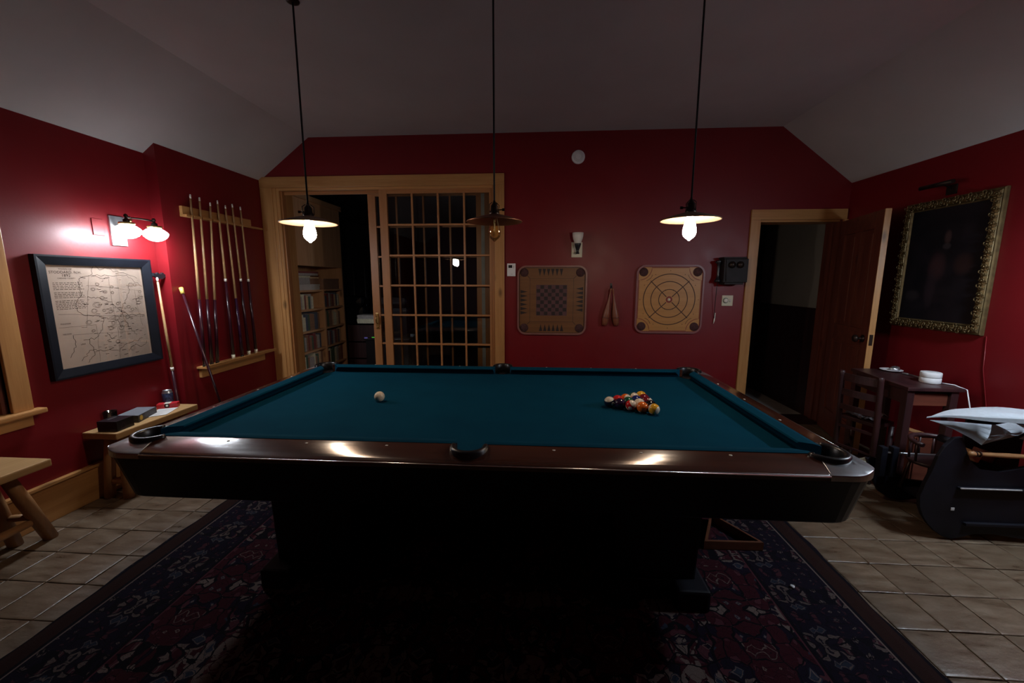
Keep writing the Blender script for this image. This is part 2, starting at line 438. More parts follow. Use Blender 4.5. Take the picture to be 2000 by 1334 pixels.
# floor tiles: each one a part of the floor where the camera sees them, the rest one joined piece
TP = .1985; TX0 = 1.730; TY0 = -.195
def tile_mesh(seed):
    rnd = random.Random(seed); h = TP/2-.0015; b = bmesh.new()
    T = (-1, -.955, -.86, -.3, .3, .86, .955, 1); n = len(T); g = []
    for j in range(n):
        row = []
        for i in range(n):
            u, v = T[i], T[j]
            e = max(abs(u), abs(v))
            z = .0 if e < .8 else (-.0002 if e < .9 else (-.0006 if e < .99 else -.0020))
            wob = .0012 if e > .9 else 0
            row.append(b.verts.new((u*h+rnd.uniform(-wob, wob), v*h+rnd.uniform(-wob, wob), z+rnd.uniform(-.0006, .0006))))
        g.append(row)
    for j in range(n-1):
        for i in range(n-1):
            f = b.faces.new((g[j][i], g[j][i+1], g[j+1][i+1], g[j+1][i])); f.smooth = True
    ring = [g[0][i] for i in range(n)]+[g[j][n-1] for j in range(1, n)]+[g[n-1][i] for i in range(n-2, -1, -1)]+[g[j][0] for j in range(n-2, 0, -1)]
    lo = [b.verts.new((v.co.x, v.co.y, -.014)) for v in ring]
    for k in range(len(ring)):
        k2 = (k+1) % len(ring); b.faces.new((ring[k], lo[k], lo[k2], ring[k2]))
    me = bpy.data.meshes.new('tile'); b.to_mesh(me); b.free(); me.materials.append(M['tile']); return me
TM = [tile_mesh(k) for k in range(4)]
rest = []
for i in range(-22, 8):
    for j in range(-19, 11):
        x = TX0+(i+.5)*TP; y = TY0+(j+.5)*TP
        if x > XR+.08 or x < XM-.08 or y > YB+.05: continue
        vis = ((x > 1.62) or (x < -1.64)) and y > -1.15
        if vis:
            o = bpy.data.objects.new('tile', TM[random.randrange(4)]); COL.objects.link(o); o.parent = floor
            o.location = (x, y, random.uniform(-.001, .0006)); o.rotation_euler = (random.uniform(-.006, .006), random.uniform(-.006, .006), random.uniform(-.006, .006)+random.choice((0, PI)))
        else: rest.append((x, y))
mb = MB()
for x, y in rest:
    h = TP/2-.002; z = .0
    mb.prism([(x-h, y-h), (x+h, y-h), (x+h, y+h), (x-h, y+h)], 2, -.012, z)
obj('far_tiles', mb, M['tile'], floor, kind='stuff')

# baseboards
def baseboard(name, x0, x1, y0, y1, ax):
    b = MB(); b.box(x0, x1, y0, y1, 0, .215, .004)
    o = struct(name, b, M['pine_'+ax]); return o
o = baseboard('baseboard_left', XM, XM+.022, YF+.05, YJ, 'y')
mb = MB(); mb.box(XM, XM+.034, YF+.05, YJ, .215, .235, .004); obj('cap', mb, M['pine_y'], o)
baseboard('baseboard_back', D1[1]+.09, D2[0]-.085, YB-.02, YB, 'x')
baseboard('baseboard_right', XR-.02, XR, YF+.05, 1.0, 'y')

# ------------------------------------------------------------------ window on the left wall
win = sroot('window_1', (XM, -.7, .66))
mb = MB(); mb.box(XM, XM+.02, -.228, -.138, .685, 2.06, .003); obj('casing', mb, M['pine_z'], win)
mb = MB(); mb.box(XM, XM+.02, -1.36, -1.27, .685, 2.06, .003); obj('casing', mb, M['pine_z'], win)
mb = MB(); mb.box(XM, XM+.022, -1.38, -.118, 2.06, 2.16, .003); obj('head_casing', mb, M['pine_y'], win)
mb = MB(); mb.box(XM-.14, XM+.055, -1.40, -.102, .655, .684, .008); obj('window_stool', mb, M['pine_y'], win)
mb = MB(); mb.box(XM, XM+.018, -1.36, -.148, .592, .655, .003); obj('window_apron', mb, M['pine_y'], win)
mb = MB(); mb.box(XM-.15, XM, -.222, -.207, .684, 1.95); mb.box(XM-.15, XM, -1.265, -1.25, .684, 1.95); mb.box(XM-.15, XM, -1.25, -.222, 1.935, 1.95)
obj('jamb', mb, M['leaf_z'], win)
mb = MB(); mb.box(XM-.035, XM-.018, -.247, -.222, .684, 1.935); mb.box(XM-.035, XM-.018, -1.25, -1.225, .684, 1.935); obj('stop', mb, M['leaf_z'], win)
for y0, y1 in ((-.292, -.247), (-1.225, -1.18)):
    mb = MB(); mb.box(XM-.075, XM-.04, y0, y1, .684, 1.935, .003); obj('sash_stile', mb, M['pine_z'], win)
mb = MB(); mb.box(XM-.075, XM-.04, -1.18, -.292, .684, .75, .003); obj('sash_rail', mb, M['pine_y'], win)
mb = MB(); mb.box(XM-.075, XM-.04, -1.18, -.292, 1.30, 1.34, .003); obj('sash_rail', mb, M['pine_y'], win)
for z0, z1 in ((.75, 1.30), (1.34, 1.935)):
    mb = MB(); mb.box(XM-.06, XM-.056, -1.18, -.292, z0, z1); obj('pane', mb, M['pane'], win)

BKM_GREY = plain('lit_stile_grey', (.30, .30, .29), .5)  # grey that stands for light on the stile edge
# ------------------------------------------------------------------ sliding glass door in the back wall (door_1)
d1 = sroot('door_1', (-1.25, YB, 0))
def part(name, x0, x1, y0, y1, z0, z1, m, par, bev=.002):
    b = MB(); b.box(x0, x1, y0, y1, z0, z1, bev); return obj(name, b, m, par)
part('casing', -2.508, -2.385, YB-.022, YB, 0, 2.30, M['pine_z'], d1)
part('casing', -.177, -.083, YB-.022, YB, 0, 2.30, M['pine_z'], d1)
part('head_casing', -2.508, -.083, YB-.024, YB, 2.30, 2.402, M['pine_x'], d1)
part('casing_step', -2.385, -2.352, YB-.014, YB+.01, 0, 2.30, M['pine_z'], d1)
part('jamb', -2.352, -2.322, YB-.006, YB+WT+.03, 0, 2.30, M['pine_z'], d1)
part('jamb', -.20, -.165, YB-.006, YB+WT+.02, 0, 2.30, M['fir_z'], d1)
part('head_jamb', -2.322, -.20, YB-.006, YB+WT+.02, 2.275, 2.30, M['pine_x'], d1)
part('track', -2.322, -2.308, YB+.02, YB+.075, 0, 2.275, M['fir_z'], d1)
part('track', -2.308, -.20, YB+.052, YB+.062, 2.245, 2.275, M['fir_x'], d1)
part('threshold', -2.322, -.20, YB-.01, YB+WT, 0, .025, M['fir_x'], d1)
def panel(yc, x0, xs0, vx, xs1, x1, zs):
    p = bpy.data.objects.new('sliding_panel', None); COL.objects.link(p); p.parent = d1; p.location = (0, 0, 0)
    y0, y1 = yc-.019, yc+.019
    part('stile', x0, xs0, y0, y1, .03, zs[0]+.045, M['fir_z'], p); part('stile', xs1, x1, y0, y1, .03, zs[0]+.045, M['fir_z'], p)
    part('rail', xs0, xs1, y0, y1, zs[0], zs[0]+.045, M['fir_x'], p); part('rail', xs0, xs1, y0, y1, .03, zs[-1], M['fir_x'], p)
    for x in vx: part('muntin', x-.0095, x+.0095, yc-.014, yc+.014, zs[-1], zs[0], M['fir_z'], p, .003)
    for z in zs[1:-1]: part('muntin', xs0, xs1, yc-.0135, yc+.0135, z-.0095, z+.0095, M['fir_x'], p, .003)
    xe = [xs0]+list(vx)+[xs1]
    for xa, xb in zip(xe, xe[1:]):
        for za, zb in zip(zs[1:], zs): part('pane', xa, xb, yc-.0015, yc+.0015, za, zb, M['pane'], p, 0)
    return p
zs = [2.228, 1.935, 1.638, 1.342, 1.043, .745, .447, .15]
panel(YB+.027, -1.318, -1.240, (-.992, -.735, -.478), -.232, -.20, [z+.008 for z in zs])
p2 = panel(YB+.105, -1.466, -1.388, (-1.177, -.903, -.636), -.372, -.205, zs)
part('lit_stile_edge', -.322, -.288, YB+.082, YB+.086, .03, 2.27, BKM_GREY, p2, 0)  # thin grey strip paints the lit edge of the right stile
hb = MB(); hb.box(-1.438, -1.408, YB+.078, YB+.086, .895, 1.065, .003); handle = obj('handle', hb, M['brass'], p2)
hb = MB(); hb.rod([((-1.423, YB+.08, 1.045), .005), ((-1.423, YB+.05, 1.035), .006), ((-1.423, YB+.045, 1.0), .007), ((-1.423, YB+.052, .965), .006), ((-1.423, YB+.08, .955), .005)])
hb.lathe([(0, -.006), (.010, -.004), (.010, .004), (0, .006)], (-1.423, YB+.073, .915)); obj('handle', hb, M['brass'], p2)

# ------------------------------------------------------------------ hall door (door_2): casing, jambs and the opened leaf
d2 = sroot('door_2', (2.65, YB, 0))
part('casing', 2.206, 2.292, YB-.02, YB, 0, 1.955, M['pine_z'], d2)
part('casing', 3.022, 3.06, YB-.02, YB, 0, 1.955, M['pine_z'], d2)
part('head_casing', 2.206, 3.045, YB-.022, YB, 1.955, 2.047, M['pine_x'], d2)
part('jamb', 2.287, 2.305, YB, YB+WT, 0, 1.955, M['pine_z'], d2)
part('jamb', 3.0, 3.035, YB, YB+WT, 0, 1.955, M['leaf_z'], d2)
part('head_jamb', 2.305, 3.0, YB, YB+WT, 1.937, 1.955, M['pine_x'], d2)
part('stop', 2.985, 3.0, YB+.06, YB+.10, 0, 1.937, M['leaf_z'], d2)
part('sill', 2.305, 3.0, YB-.02, YB+WT+.02, 0, .03, M['dark_x'], d2)
hinge = Vector((2.992, 1.815)); edge = Vector((2.800, 1.112)); dv = (edge-hinge); LW = dv.length; dv.normalize()
# leaf frame: u along the leaf from the hinge, w through its thickness (away from the opening side), z up
LM = Matrix(((dv.x, -dv.y, 0, hinge.x), (dv.y, dv.x, 0, hinge.y), (0, 0, 1, 0), (0, 0, 0, 1)))
def lpart(name, u0, u1, w0, w1, z0, z1, m, par, bev=.002):
    b = MB(); b.box(u0, u1, w0, w1, z0, z1, bev, LM); return obj(name, b, m, par)
leaf = bpy.data.objects.new('door_leaf', None); COL.objects.link(leaf); leaf.parent = d2
LZ = 1.93
for u0, u1 in ((0, .105), (LW-.118, LW)): lpart('stile', u0, u1, 0, .042, .012, LZ, M['leaf_z'], leaf)
lpart('edge_strip', LW, LW+.003, 0.001, .041, .012, LZ, M['pine_z'], leaf)
for z0, z1 in ((.012, .22), (.88, 1.02), (LZ-.13, LZ)): lpart('rail', .105, LW-.118, 0, .042, z0, z1, M['leaf_x'], leaf)
um = (.105+LW-.118)/2
for z0, z1 in ((.22, .88), (1.02, LZ-.13)):
    lpart('mullion', um-.05, um+.05, 0, .042, z0, z1, M['leaf_z'], leaf)
    for u0, u1 in ((.105, um-.05), (um+.05, LW-.118)):
        lpart('panel', u0, u1, .014, .028, z0, z1, M['leaf_z'], leaf, 0)
        lpart('raised_field', u0+.028, u1-.028, .006, .036, z0+.03, z1-.03, M['leaf_z'], leaf, .006)
KM = LM @ Matrix.Translation((LW-.07, 0, .95)) @ Matrix.Rotation(PI/2, 4, 'X')
kb = MB(); kb.lathe([(0, 0), (.030, 0), (.030, .005), (.009, .008), (.009, .032), (.026, .040), (.030, .052), (.024, .064), (0, .068)], (0, 0, 0), 20, KM)
obj('knob', kb, M['bronze'], leaf, label='dark door knob on its rose')
lpart('latch_plate', LW+.003, LW+.005, .010, .032, .905, .99, M['bronze'], leaf, 0)

# ------------------------------------------------------------------ hall beyond the right door
mb = MB(); mb.box(2.0, 3.3, YB+WT, 5.0, -.12, 0); struct('floor_hall', mb, plain('hall_floor', (.42, .38, .36), .5, var=.15, nscale=5))
mb = MB(); mb.box(3.075, 3.2, YB+WT, 3.2, 0, 2.5); struct('wall_hall_right', mb, M['hall_wall'])
mb = MB(); mb.box(3.055, 3.075, YB+WT, 3.2, 0, 1.10); mb.box(3.045, 3.075, YB+WT, 3.2, 1.10, 1.125, .004); struct('trim_1', mb, M['dark_z'])
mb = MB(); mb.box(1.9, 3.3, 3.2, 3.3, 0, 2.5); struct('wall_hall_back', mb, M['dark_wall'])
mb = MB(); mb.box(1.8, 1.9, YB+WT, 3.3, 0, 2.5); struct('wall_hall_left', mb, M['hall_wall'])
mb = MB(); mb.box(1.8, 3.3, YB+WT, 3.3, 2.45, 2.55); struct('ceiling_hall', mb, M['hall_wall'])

# ------------------------------------------------------------------ library beyond the sliding door
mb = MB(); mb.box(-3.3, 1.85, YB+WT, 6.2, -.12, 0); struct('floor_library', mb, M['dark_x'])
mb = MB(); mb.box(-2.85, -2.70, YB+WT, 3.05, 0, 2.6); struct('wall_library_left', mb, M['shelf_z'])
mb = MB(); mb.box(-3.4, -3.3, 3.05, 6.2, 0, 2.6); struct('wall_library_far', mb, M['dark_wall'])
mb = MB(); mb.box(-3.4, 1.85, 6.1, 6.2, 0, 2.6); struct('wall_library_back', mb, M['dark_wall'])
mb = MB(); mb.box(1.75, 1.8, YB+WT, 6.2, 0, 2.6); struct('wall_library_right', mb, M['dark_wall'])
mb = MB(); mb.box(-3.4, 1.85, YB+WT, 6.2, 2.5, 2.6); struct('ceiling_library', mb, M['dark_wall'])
BX = -2.335; SY = (2.06, 2.565, 3.05)
bc = thing('bookcase', 'tall built-in pine bookcase seen through the open left half of the sliding door', 'bookcase', (-2.5, 2.5, 0))
SZ = (.10, .36, .60, .83, 1.075, 1.29)
for y in SY: part('side_panel', -2.68, BX, y-.013, y+.013, 0, 1.56 if y != SY[1] else 1.29, M['shelf_z'], bc)
for a, b in ((SY[0]+.013, SY[1]-.013), (SY[1]+.013, SY[2]-.013)):
    for z in SZ: part('shelf', -2.68, BX-.004, a, b, z-.022, z, M['shelf_y'], bc)
part('back_panel', -2.70, -2.68, SY[0]-.013, SY[2]+.013, 0, 1.60, M['shelf_z'], bc)
part('fascia', -2.68, BX, SY[0]-.013, SY[2]+.013, 1.56, 2.275, M['shelf_z'], bc)
part('crown', -2.68, BX+.025, SY[0]-.013, SY[2]+.03, 2.275, 2.33, M['shelf_y'], bc)
bookcols = {'blue': (.05, .06, .09), 'tan': (.34, .24, .15), 'maroon': (.13, .035, .035), 'cream': (.42, .36, .28), 'green': (.05, .08, .06), 'brown': (.16, .09, .06), 'grey': (.22, .21, .21)}
BKM = {k: plain('book_cloth_'+k, tuple(min(.8, q*2.2) for q in c), .6, var=.15, nscale=40) for k, c in bookcols.items()}
SHN = {0: 'lowest', 1: 'second lowest', 2: 'middle', 3: 'second highest', 4: 'top'}
ordn = ['first', 'second', 'third', 'fourth', 'fifth', 'sixth', 'seventh', 'eighth', 'ninth', 'tenth', 'eleventh', 'twelfth', 'thirteenth', 'fourteenth']
def book(y, z, th, h, dep, cn, lab, grp, tilt=0):
    r = thing('book', lab, 'book', (BX-.03, y+th/2, z), grp)
    b = MB(); b.box(BX-.03-dep, BX-.03, y, y+th, z, z+h, .002); obj('cover', b, BKM[cn], r)
    b = MB(); b.box(BX-.03-dep+.004, BX-.036, y+.003, y+th-.003, z+h-.001, z+h+.0012); obj('pages', b, M['paper'], r)
    if tilt: r.rotation_euler = (tilt, 0, 0)
for col in (0, 1):
    cn_ = ('near', 'far')[col]
    for si in range(1, 5):
        y = SY[col]+.016; k = 0; z = SZ[si]; hmax = SZ[si+1]-.022-z-.012
        lim = SY[col+1]-.02-(.13 if (col == 0 and si == 4) else .03)
        while k < 11:
            th = random.uniform(.024, .052)
            if y+th > lim: break
            cn = random.choice(list(bookcols)); h = hmax*random.uniform(.74, .97)
            book(y, z, th, h, random.uniform(.17, .23), cn, f'{cn} book, {ordn[k]} from the left on the {SHN[si]} shelf of the {cn_} bookcase bay', f'books on the {SHN[si]} shelf of the {cn_} bay')
            y += th+.0008; k += 1
# stacked boxes on top of the low bays
def simple(name, label, cat, x0, x1, y0, y1, z0, z1, m, bev=.004, group=None):
    b = MB(); b.box(x0, x1, y0, y1, z0, z1, bev); return tag(obj(name, b, m), label, cat, group)
def carton(label, x0, x1, y0, y1, z0, z1, m, lidm):
    r = thing('storage_box', label, 'box', ((x0+x1)/2, (y0+y1)/2, z0), 'boxes on top of the bookcase bays')
    part('body', x0, x1, y0, y1, z0, z1-.02, m, r, .003); part('lid', x0-.004, x1+.004, y0-.004, y1+.004, z1-.02, z1, lidm, r, .002)
carton('pale low box lying on the near bookcase bay, its right end white', BX-.24, BX-.02, 2.10, 2.52, 1.29, 1.355, M['paper'], M['paper'])
carton('grey slatted storage box on top of the pale low box', BX-.23, BX-.03, 2.09, 2.34, 1.356, 1.45, BKM['grey'], BKM['cream'])
carton('brown box beside the slatted box over the near bay', BX-.23, BX-.04, 2.36, 2.54, 1.356, 1.44, BKM['brown'], BKM['tan'])
carton('dim tan box on the far bookcase bay', BX-.24, BX-.02, 2.60, 2.98, 1.29, 1.42, BKM['brown'], BKM['brown'])
carton('flat dark box topping the stack over the near bay', BX-.23, BX-.03, 2.10, 2.52, 1.453, 1.50, BKM['grey'], BKM['maroon'])
# low cluttered shelf in front of the far bay
ls = thing('low_shelf', 'dark low shelf unit standing past the bookcase beyond the sliding door', 'shelf', (-2.15, 3.3, 0))
for z in (.04, .33, .56, .80): part('shelf', -2.33, -1.95, 3.1, 3.5, z, z+.022, M['dark_y'], ls)
for y in (3.1, 3.48): part('side_panel', -2.33, -1.95, y, y+.02, 0, .822, M['dark_z'], ls)
PK = plain('pink_box_card', (.30, .03, .08), .5)
for lab, y0, y1, z0, h, m in (('white flat game box on the top of the low shelf', 3.12, 3.34, .822, .06, BKM['cream']), ('grey game box stacked on the white one', 3.13, 3.33, .883, .05, BKM['grey']),
                           ('cream box on the middle board of the low shelf', 3.13, 3.36, .582, .07, BKM['tan']), ('pink box on the lower board of the low shelf', 3.13, 3.38, .352, .09, PK), ('white box on the bottom board of the low shelf', 3.13, 3.36, .062, .08, BKM['grey'])):
    r = thing('game_box', lab, 'box', (-2.1, (y0+y1)/2, z0), 'game boxes on the low shelf')
    part('tray', -2.2, -1.965, y0+.003, y1-.003, z0, z0+h*.4, m, r, .001); part('lid', -2.202, -1.962, y0, y1, z0+h*.4, z0+h, m, r, .002)
nl = bpy.data.lights.new('library_fill_light', 'POINT'); nl.energy = 2.2; nl.color = (.6, .75, 1.0); nl.shadow_soft_size = .15  # unseen cool fill added to brighten the library, no lamp body
no = bpy.data.objects.new('library_fill_light', nl); COL.objects.link(no); no.location = (.9, 4.9, 1.5)
# two dark leather armchairs
def armchair(x, y, lab):
    r = thing('armchair', lab, 'armchair', (x, y, 0), 'leather armchairs in the library')
    b = MB(); b.box(x-.30, x+.30, y-.35, y+.35, .0, .42, .04); obj('base', b, M['leather'], r)
    b = MB(); b.box(x-.24, x+.24, y-.42, y-.16, .40, 1.02, .07); obj('backrest', b, M['leather'], r)
    b = MB(); b.box(x-.23, x+.23, y-.44, y-.20, .98, 1.17, .08); obj('headrest', b, M['leather'], r)
    for s in (-1, 1):
        b = MB(); b.box(x+s*.27-.07, x+s*.27+.07, y-.34, y+.36, .40, .62, .05); obj('armrest', b, M['leather'], r)
armchair(-2.62, 4.15, 'dark leather armchair, left one of the pair beyond the sliding door')
armchair(-1.90, 4.0, 'dark leather armchair, right one of the pair beyond the sliding door')
r = thing('floor_stand', 'thin tall metal stand with two poles behind the leather armchairs', 'stand', (-2.75, 4.7, 0))
for dx in (-.05, .05):
    b = MB(); b.rod([((-2.86+dx*2, 4.7, 0.02), .012), ((-2.86+dx*2, 4.7, 1.72), .012)]); obj('pole', b, M['steel'], r)
b = MB(); b.box(-3.02, -2.70, 4.6, 4.8, 0, .025, .004); obj('foot', b, M['black'], r)
r = thing('media_console', 'low dark console with a green light strip beyond the sliding door', 'console', (-1.75, 3.0, 0))
part('body', -2.02, -1.45, 2.95, 3.08, 0, .62, M['black'], r); part('top', -2.04, -1.43, 2.93, 3.09, .62, .64, M['black'], r)
b = MB(); b.box(-1.93, -1.80, 2.935, 2.945, .655, .663); obj('light_strip', b, M['led_green'], r)
b = MB(); b.box(-2.03, -1.99, 2.935, 2.945, .642, .66); obj('status_light', b, M['led_violet'], r)

# ------------------------------------------------------------------ rug
rug = thing('area_rug', 'dark red and navy Persian rug with cream motifs under the pool table', 'rug', (-.012, -.15, 0))
b = MB(); nx, ny = 70, 54; g = []
for j in range(ny+1):
    row = []
    for i in range(nx+1):
        u, v = -1+2*i/nx, -1+2*j/ny
        x = u*1.735; y = v*1.30
        if i in (0, nx): x += .008*math.sin(y*7+i)+.004*math.sin(y*23)
        if j in (0, ny): y += .006*math.sin(x*6)
        z = .0078 if 0 < i < nx and 0 < j < ny else .002
        row.append(b.bm.verts.new((x-.012, y-.15, z)))
    g.append(row)
for j in range(ny):
    for i in range(nx): b.bm.faces.new((g[j][i], g[j][i+1], g[j+1][i+1], g[j+1][i]))
obj('pile', b, M['rug'], rug)

# ------------------------------------------------------------------ pool table
pt = thing('pool_table', 'nine foot pool table with teal cloth, rosewood rails and black apron', 'pool table', (0, 0, .008))
BED, RIN, ROUT = .736, .786, .757
def ztop(x, y):
    q = min(1, max(abs(y)-.675, abs(x)-1.312, 0)/.127)
    return RIN-(RIN-ROUT)*(.35*q+.65*q*q)
def rail_part(name, pts, m, z0=.737, **kw):
    bb = MB(); bb.prism(pts, 2, z0, 1.0)
    for o_ in (.70, .725, .75, .775, .79):
        for ax, base in ((1, 0), (0, .637)):
            for sg in (1, -1):
                co = [0, 0, 0]; co[ax] = sg*(o_+base); no = [0, 0, 0]; no[ax] = 1
                bmesh.ops.bisect_plane(bb.bm, geom=bb.bm.verts[:]+bb.bm.edges[:]+bb.bm.faces[:], plane_co=co, plane_no=no)
    top = [v for v in bb.bm.verts if v.co.z > .9]
    for v in top: v.co.z = ztop(v.co.x, v.co.y)
    for f in bb.bm.faces: f.smooth = all(v.co.z > z0+.01 for v in f.verts)
    bb.bm.normal_update()
    es = [e for e in bb.bm.edges if all(v.co.z > z0+.01 for v in e.verts) and len(e.link_faces) == 2 and e.calc_face_angle(0) > .8]
    bmesh.ops.bevel(bb.bm, geom=es, offset=.003, segments=2, profile=.6, affect='EDGES')
    return obj(name, bb, m, pt, **kw)
bb = MB(); bb.box(-1.33, 1.33, -.70, .70, .715, BED); obj('bed_cloth', bb, M['felt'], pt)
for s in (1, -1):
    pts = [(-1.24, s*.802), (1.24, s*.802), (1.262, s*.675)]
    pts += [(.064*math.cos(a), s*(.714+.064*math.sin(a))) for a in [-.60+(PI+1.2)*k/18 for k in range(19)]]
    pts += [(-1.262, s*.675)]
    rl = rail_part('rail', pts, M['rose'])
    for i in (1, 2, 3, 5, 6, 7):
        x = -1.27+i*.3175; y = s*(.635+.079); z = ztop(x, y)
        sb = MB(); sb.lathe([(0, -.002), (.0058, -.002), (.0058, .0004), (0, .0008)], (x, y, z), 14); obj('sight', sb, M['ivory'], rl)
    rb = MB(); rb.rod([((-1.24, s*.8035, ROUT-.004), .0032), ((1.24, s*.8035, ROUT-.004), .0032)], 8); obj('trim_bead', rb, M['bead'], rl)
for s in (1, -1):
    rl = rail_part('rail', [(s*1.440, -.588), (s*1.440, .588), (s*1.312, .575), (s*1.312, -.575)], M['rose_y'])
    for i in (1, 2, 3):
        y = -.635+i*.3175; x = s*(1.27+.079); z = ztop(x, y)
        sb = MB(); sb.lathe([(0, -.002), (.0058, -.002), (.0058, .0004), (0, .0008)], (x, y, z), 14); obj('sight', sb, M['ivory'], rl)
    rb = MB(); rb.rod([((s*1.4415, -.588, ROUT-.004), .0032), ((s*1.4415, .588, ROUT-.004), .0032)], 8); obj('trim_bead', rb, M['bead'], rl)
for sx in (1, -1):
    for sy in (1, -1):
        pts = [(1.242, .802)]+arc(1.318, .680, .122, PI/2, 0, 12)+[(1.440, .590), (1.315, .577)]
        pts += [(1.302+.074*math.cos(a), .667+.074*math.sin(a)) for a in [math.radians(-80+250*k/22) for k in range(23)]]
        pts += [(1.264, .677)]
        # keep the outline simple where the pocket meets the long rail
        pts = [p for p in pts if not (p[0] < 1.262 and p[1] < .69)]
        rail_part('corner_casting', [(sx*x, sy*y) for x, y in pts], M['chrome'])
# cushions
PRF = [(.635, .776), (.639, .782), (.674, .7885), (.690, .786), (.690, BED), (.668, BED), (.660, .752), (.640, .769)]
def cushion(a, b_, fn, cut_a, cut_b):
    bb = MB(); A, B = [], []
    for q, z in PRF:
        A.append(bb.bm.verts.new(fn(a+(q-.635)*cut_a, q, z))); B.append(bb.bm.verts.new(fn(b_-(q-.635)*cut_b, q, z)))
    n = len(PRF); bb.bm.faces.new(A); bb.bm.faces.new(B[::-1])
    for i in range(n): bb.bm.faces.new((A[i], B[i], B[(i+1) % n], A[(i+1) % n]))
    obj('cushion', bb, M['felt'], pt)
for s in (1, -1):
    cushion(-1.205, -.066, lambda t, q, z, s=s: (t, s*q, z), -1.0, -.25)
    cushion(.066, 1.205, lambda t, q, z, s=s: (t, s*q, z), -.25, -1.0)
    cushion(-.570, .570, lambda t, q, z, s=s: (s*(q+.635), t, z), -1.0, -1.0)
# pockets: black rubber liners with a lip and a dark cup
def pocket(cx, cy, r, a0, a1):
    bb = MB(); n = 26; prof = [(r-.012, .70), (r-.012, .786), (r-.006, .793), (r+.005, .793), (r+.010, .786), (r+.008, .70)]
    rings = []
    for k in range(n+1):
        a = a0+(a1-a0)*k/n
        rings.append([bb.bm.verts.new((cx+q*math.cos(a), cy+q*math.sin(a), z)) for q, z in prof])
    for A, B in zip(rings, rings[1:]):
        for i in range(len(prof)):
            j = (i+1) % len(prof); f = bb.bm.faces.new((A[i], A[j], B[j], B[i])); f.smooth = True
    bb.bm.faces.new(rings[0]); bb.bm.faces.new(rings[-1][::-1])
    p = obj('pocket_liner', bb, M['rubber'], pt)
    cb = MB(); cb.lathe([(0, .7365), (r-.013, .7365), (r-.013, .738), (0, .738)], (cx, cy, 0), 24); obj('pocket_opening', cb, M['rubber'], p)
for sx in (1, -1):
    for sy in (1, -1):
        mid = math.atan2(sy*.05, sx*.05)
        pocket(sx*1.302, sy*.667, .072, mid-1.95, mid+1.95)
for sy in (1, -1): pocket(0, sy*.712, .062, sy*PI/2-1.75, sy*PI/2+1.75)
# apron and base
bb = MB(); rings = []
for z, hx, hy, r in ((.712, 1.39, .75, .09), (.736, 1.40, .75, .09), (.737, 1.434, .793, .116), (.725, 1.433, .791, .115), (.553, 1.402, .744, .085), (.545, 1.394, .736, .080)):
    rings.append([bb.bm.verts.new((x, y, z)) for x, y in rrect(-hx, hx, -hy, hy, r, 6)])
for A, B in zip(rings, rings[1:]):
    for i in range(len(A)):
        j = (i+1) % len(A); bb.bm.faces.new((A[i], B[i], B[j], A[j]))
bb.bm.faces.new(rings[0]); bb.bm.faces.new(rings[-1][::-1]); obj('apron', bb, M['apron'], pt)
for s in (1, -1):
    bb = MB(); bb.prism([(s*.60, .10), (s*.955, .10), (s*.972, .552), (s*.58, .552)], 1, -.50, .50, bev=.01); obj('pedestal', bb, M['apron'], pt)
    bb = MB(); bb.box(min(s*.58, s*.97), max(s*.58, s*.97), -.50, .50, .05, .10, .006); pl = obj('plinth', bb, M['apron'], pt)
    for sy in (1, -1):
        for x0, x1 in ((.855, .995), (.57, .70)):
            y0, y1 = sorted((sy*.40, sy*.575)); xa, xb = sorted((s*x0, s*x1))
            bb = MB(); bb.box(xa, xb, y0, y1, .008, .105, .012); obj('foot', bb, M['navy'], pt, label='dark blue levelling foot block')
for y in (-.34, .34):
    bb = MB(); bb.box(-.60, .60, y-.02, y+.02, .16, .552, .004); obj('stretcher', bb, M['apron'], pt)

# ------------------------------------------------------------------ balls
R = .0286
def ball_mat(name, col, stripe):
    t = NT(name)
    if stripe:
        s = t.n('ShaderNodeSeparateXYZ'); t.l(t.coord(), s.inputs[0])
        c = t.mix(t.math('LESS_THAN', t.math('ABSOLUTE', s.outputs[2]), .0152), (.74, .66, .52), col)
    else: c = col
    t.bsdf(c, .12, 0, .55, coat=.5, coat_rough=.05); return t.m
def sphere(mb, r, c=(0, 0, 0), seg=32, rings=18):
    mb.lathe([(0 if k in (0, rings) else r*math.sin(PI*k/rings), -r*math.cos(PI*k/rings)) for k in range(rings+1)], c, seg)
BCOL = {'yellow': (.78, .40, .03), 'blue': (.01, .02, .14), 'red': (.62, .02, .02), 'purple': (.022, .008, .035), 'orange': (.75, .14, .012), 'green': (.006, .09, .045), 'maroon': (.17, .008, .018), 'black': (.008, .008, .010), 'navy': (.008, .012, .04)}
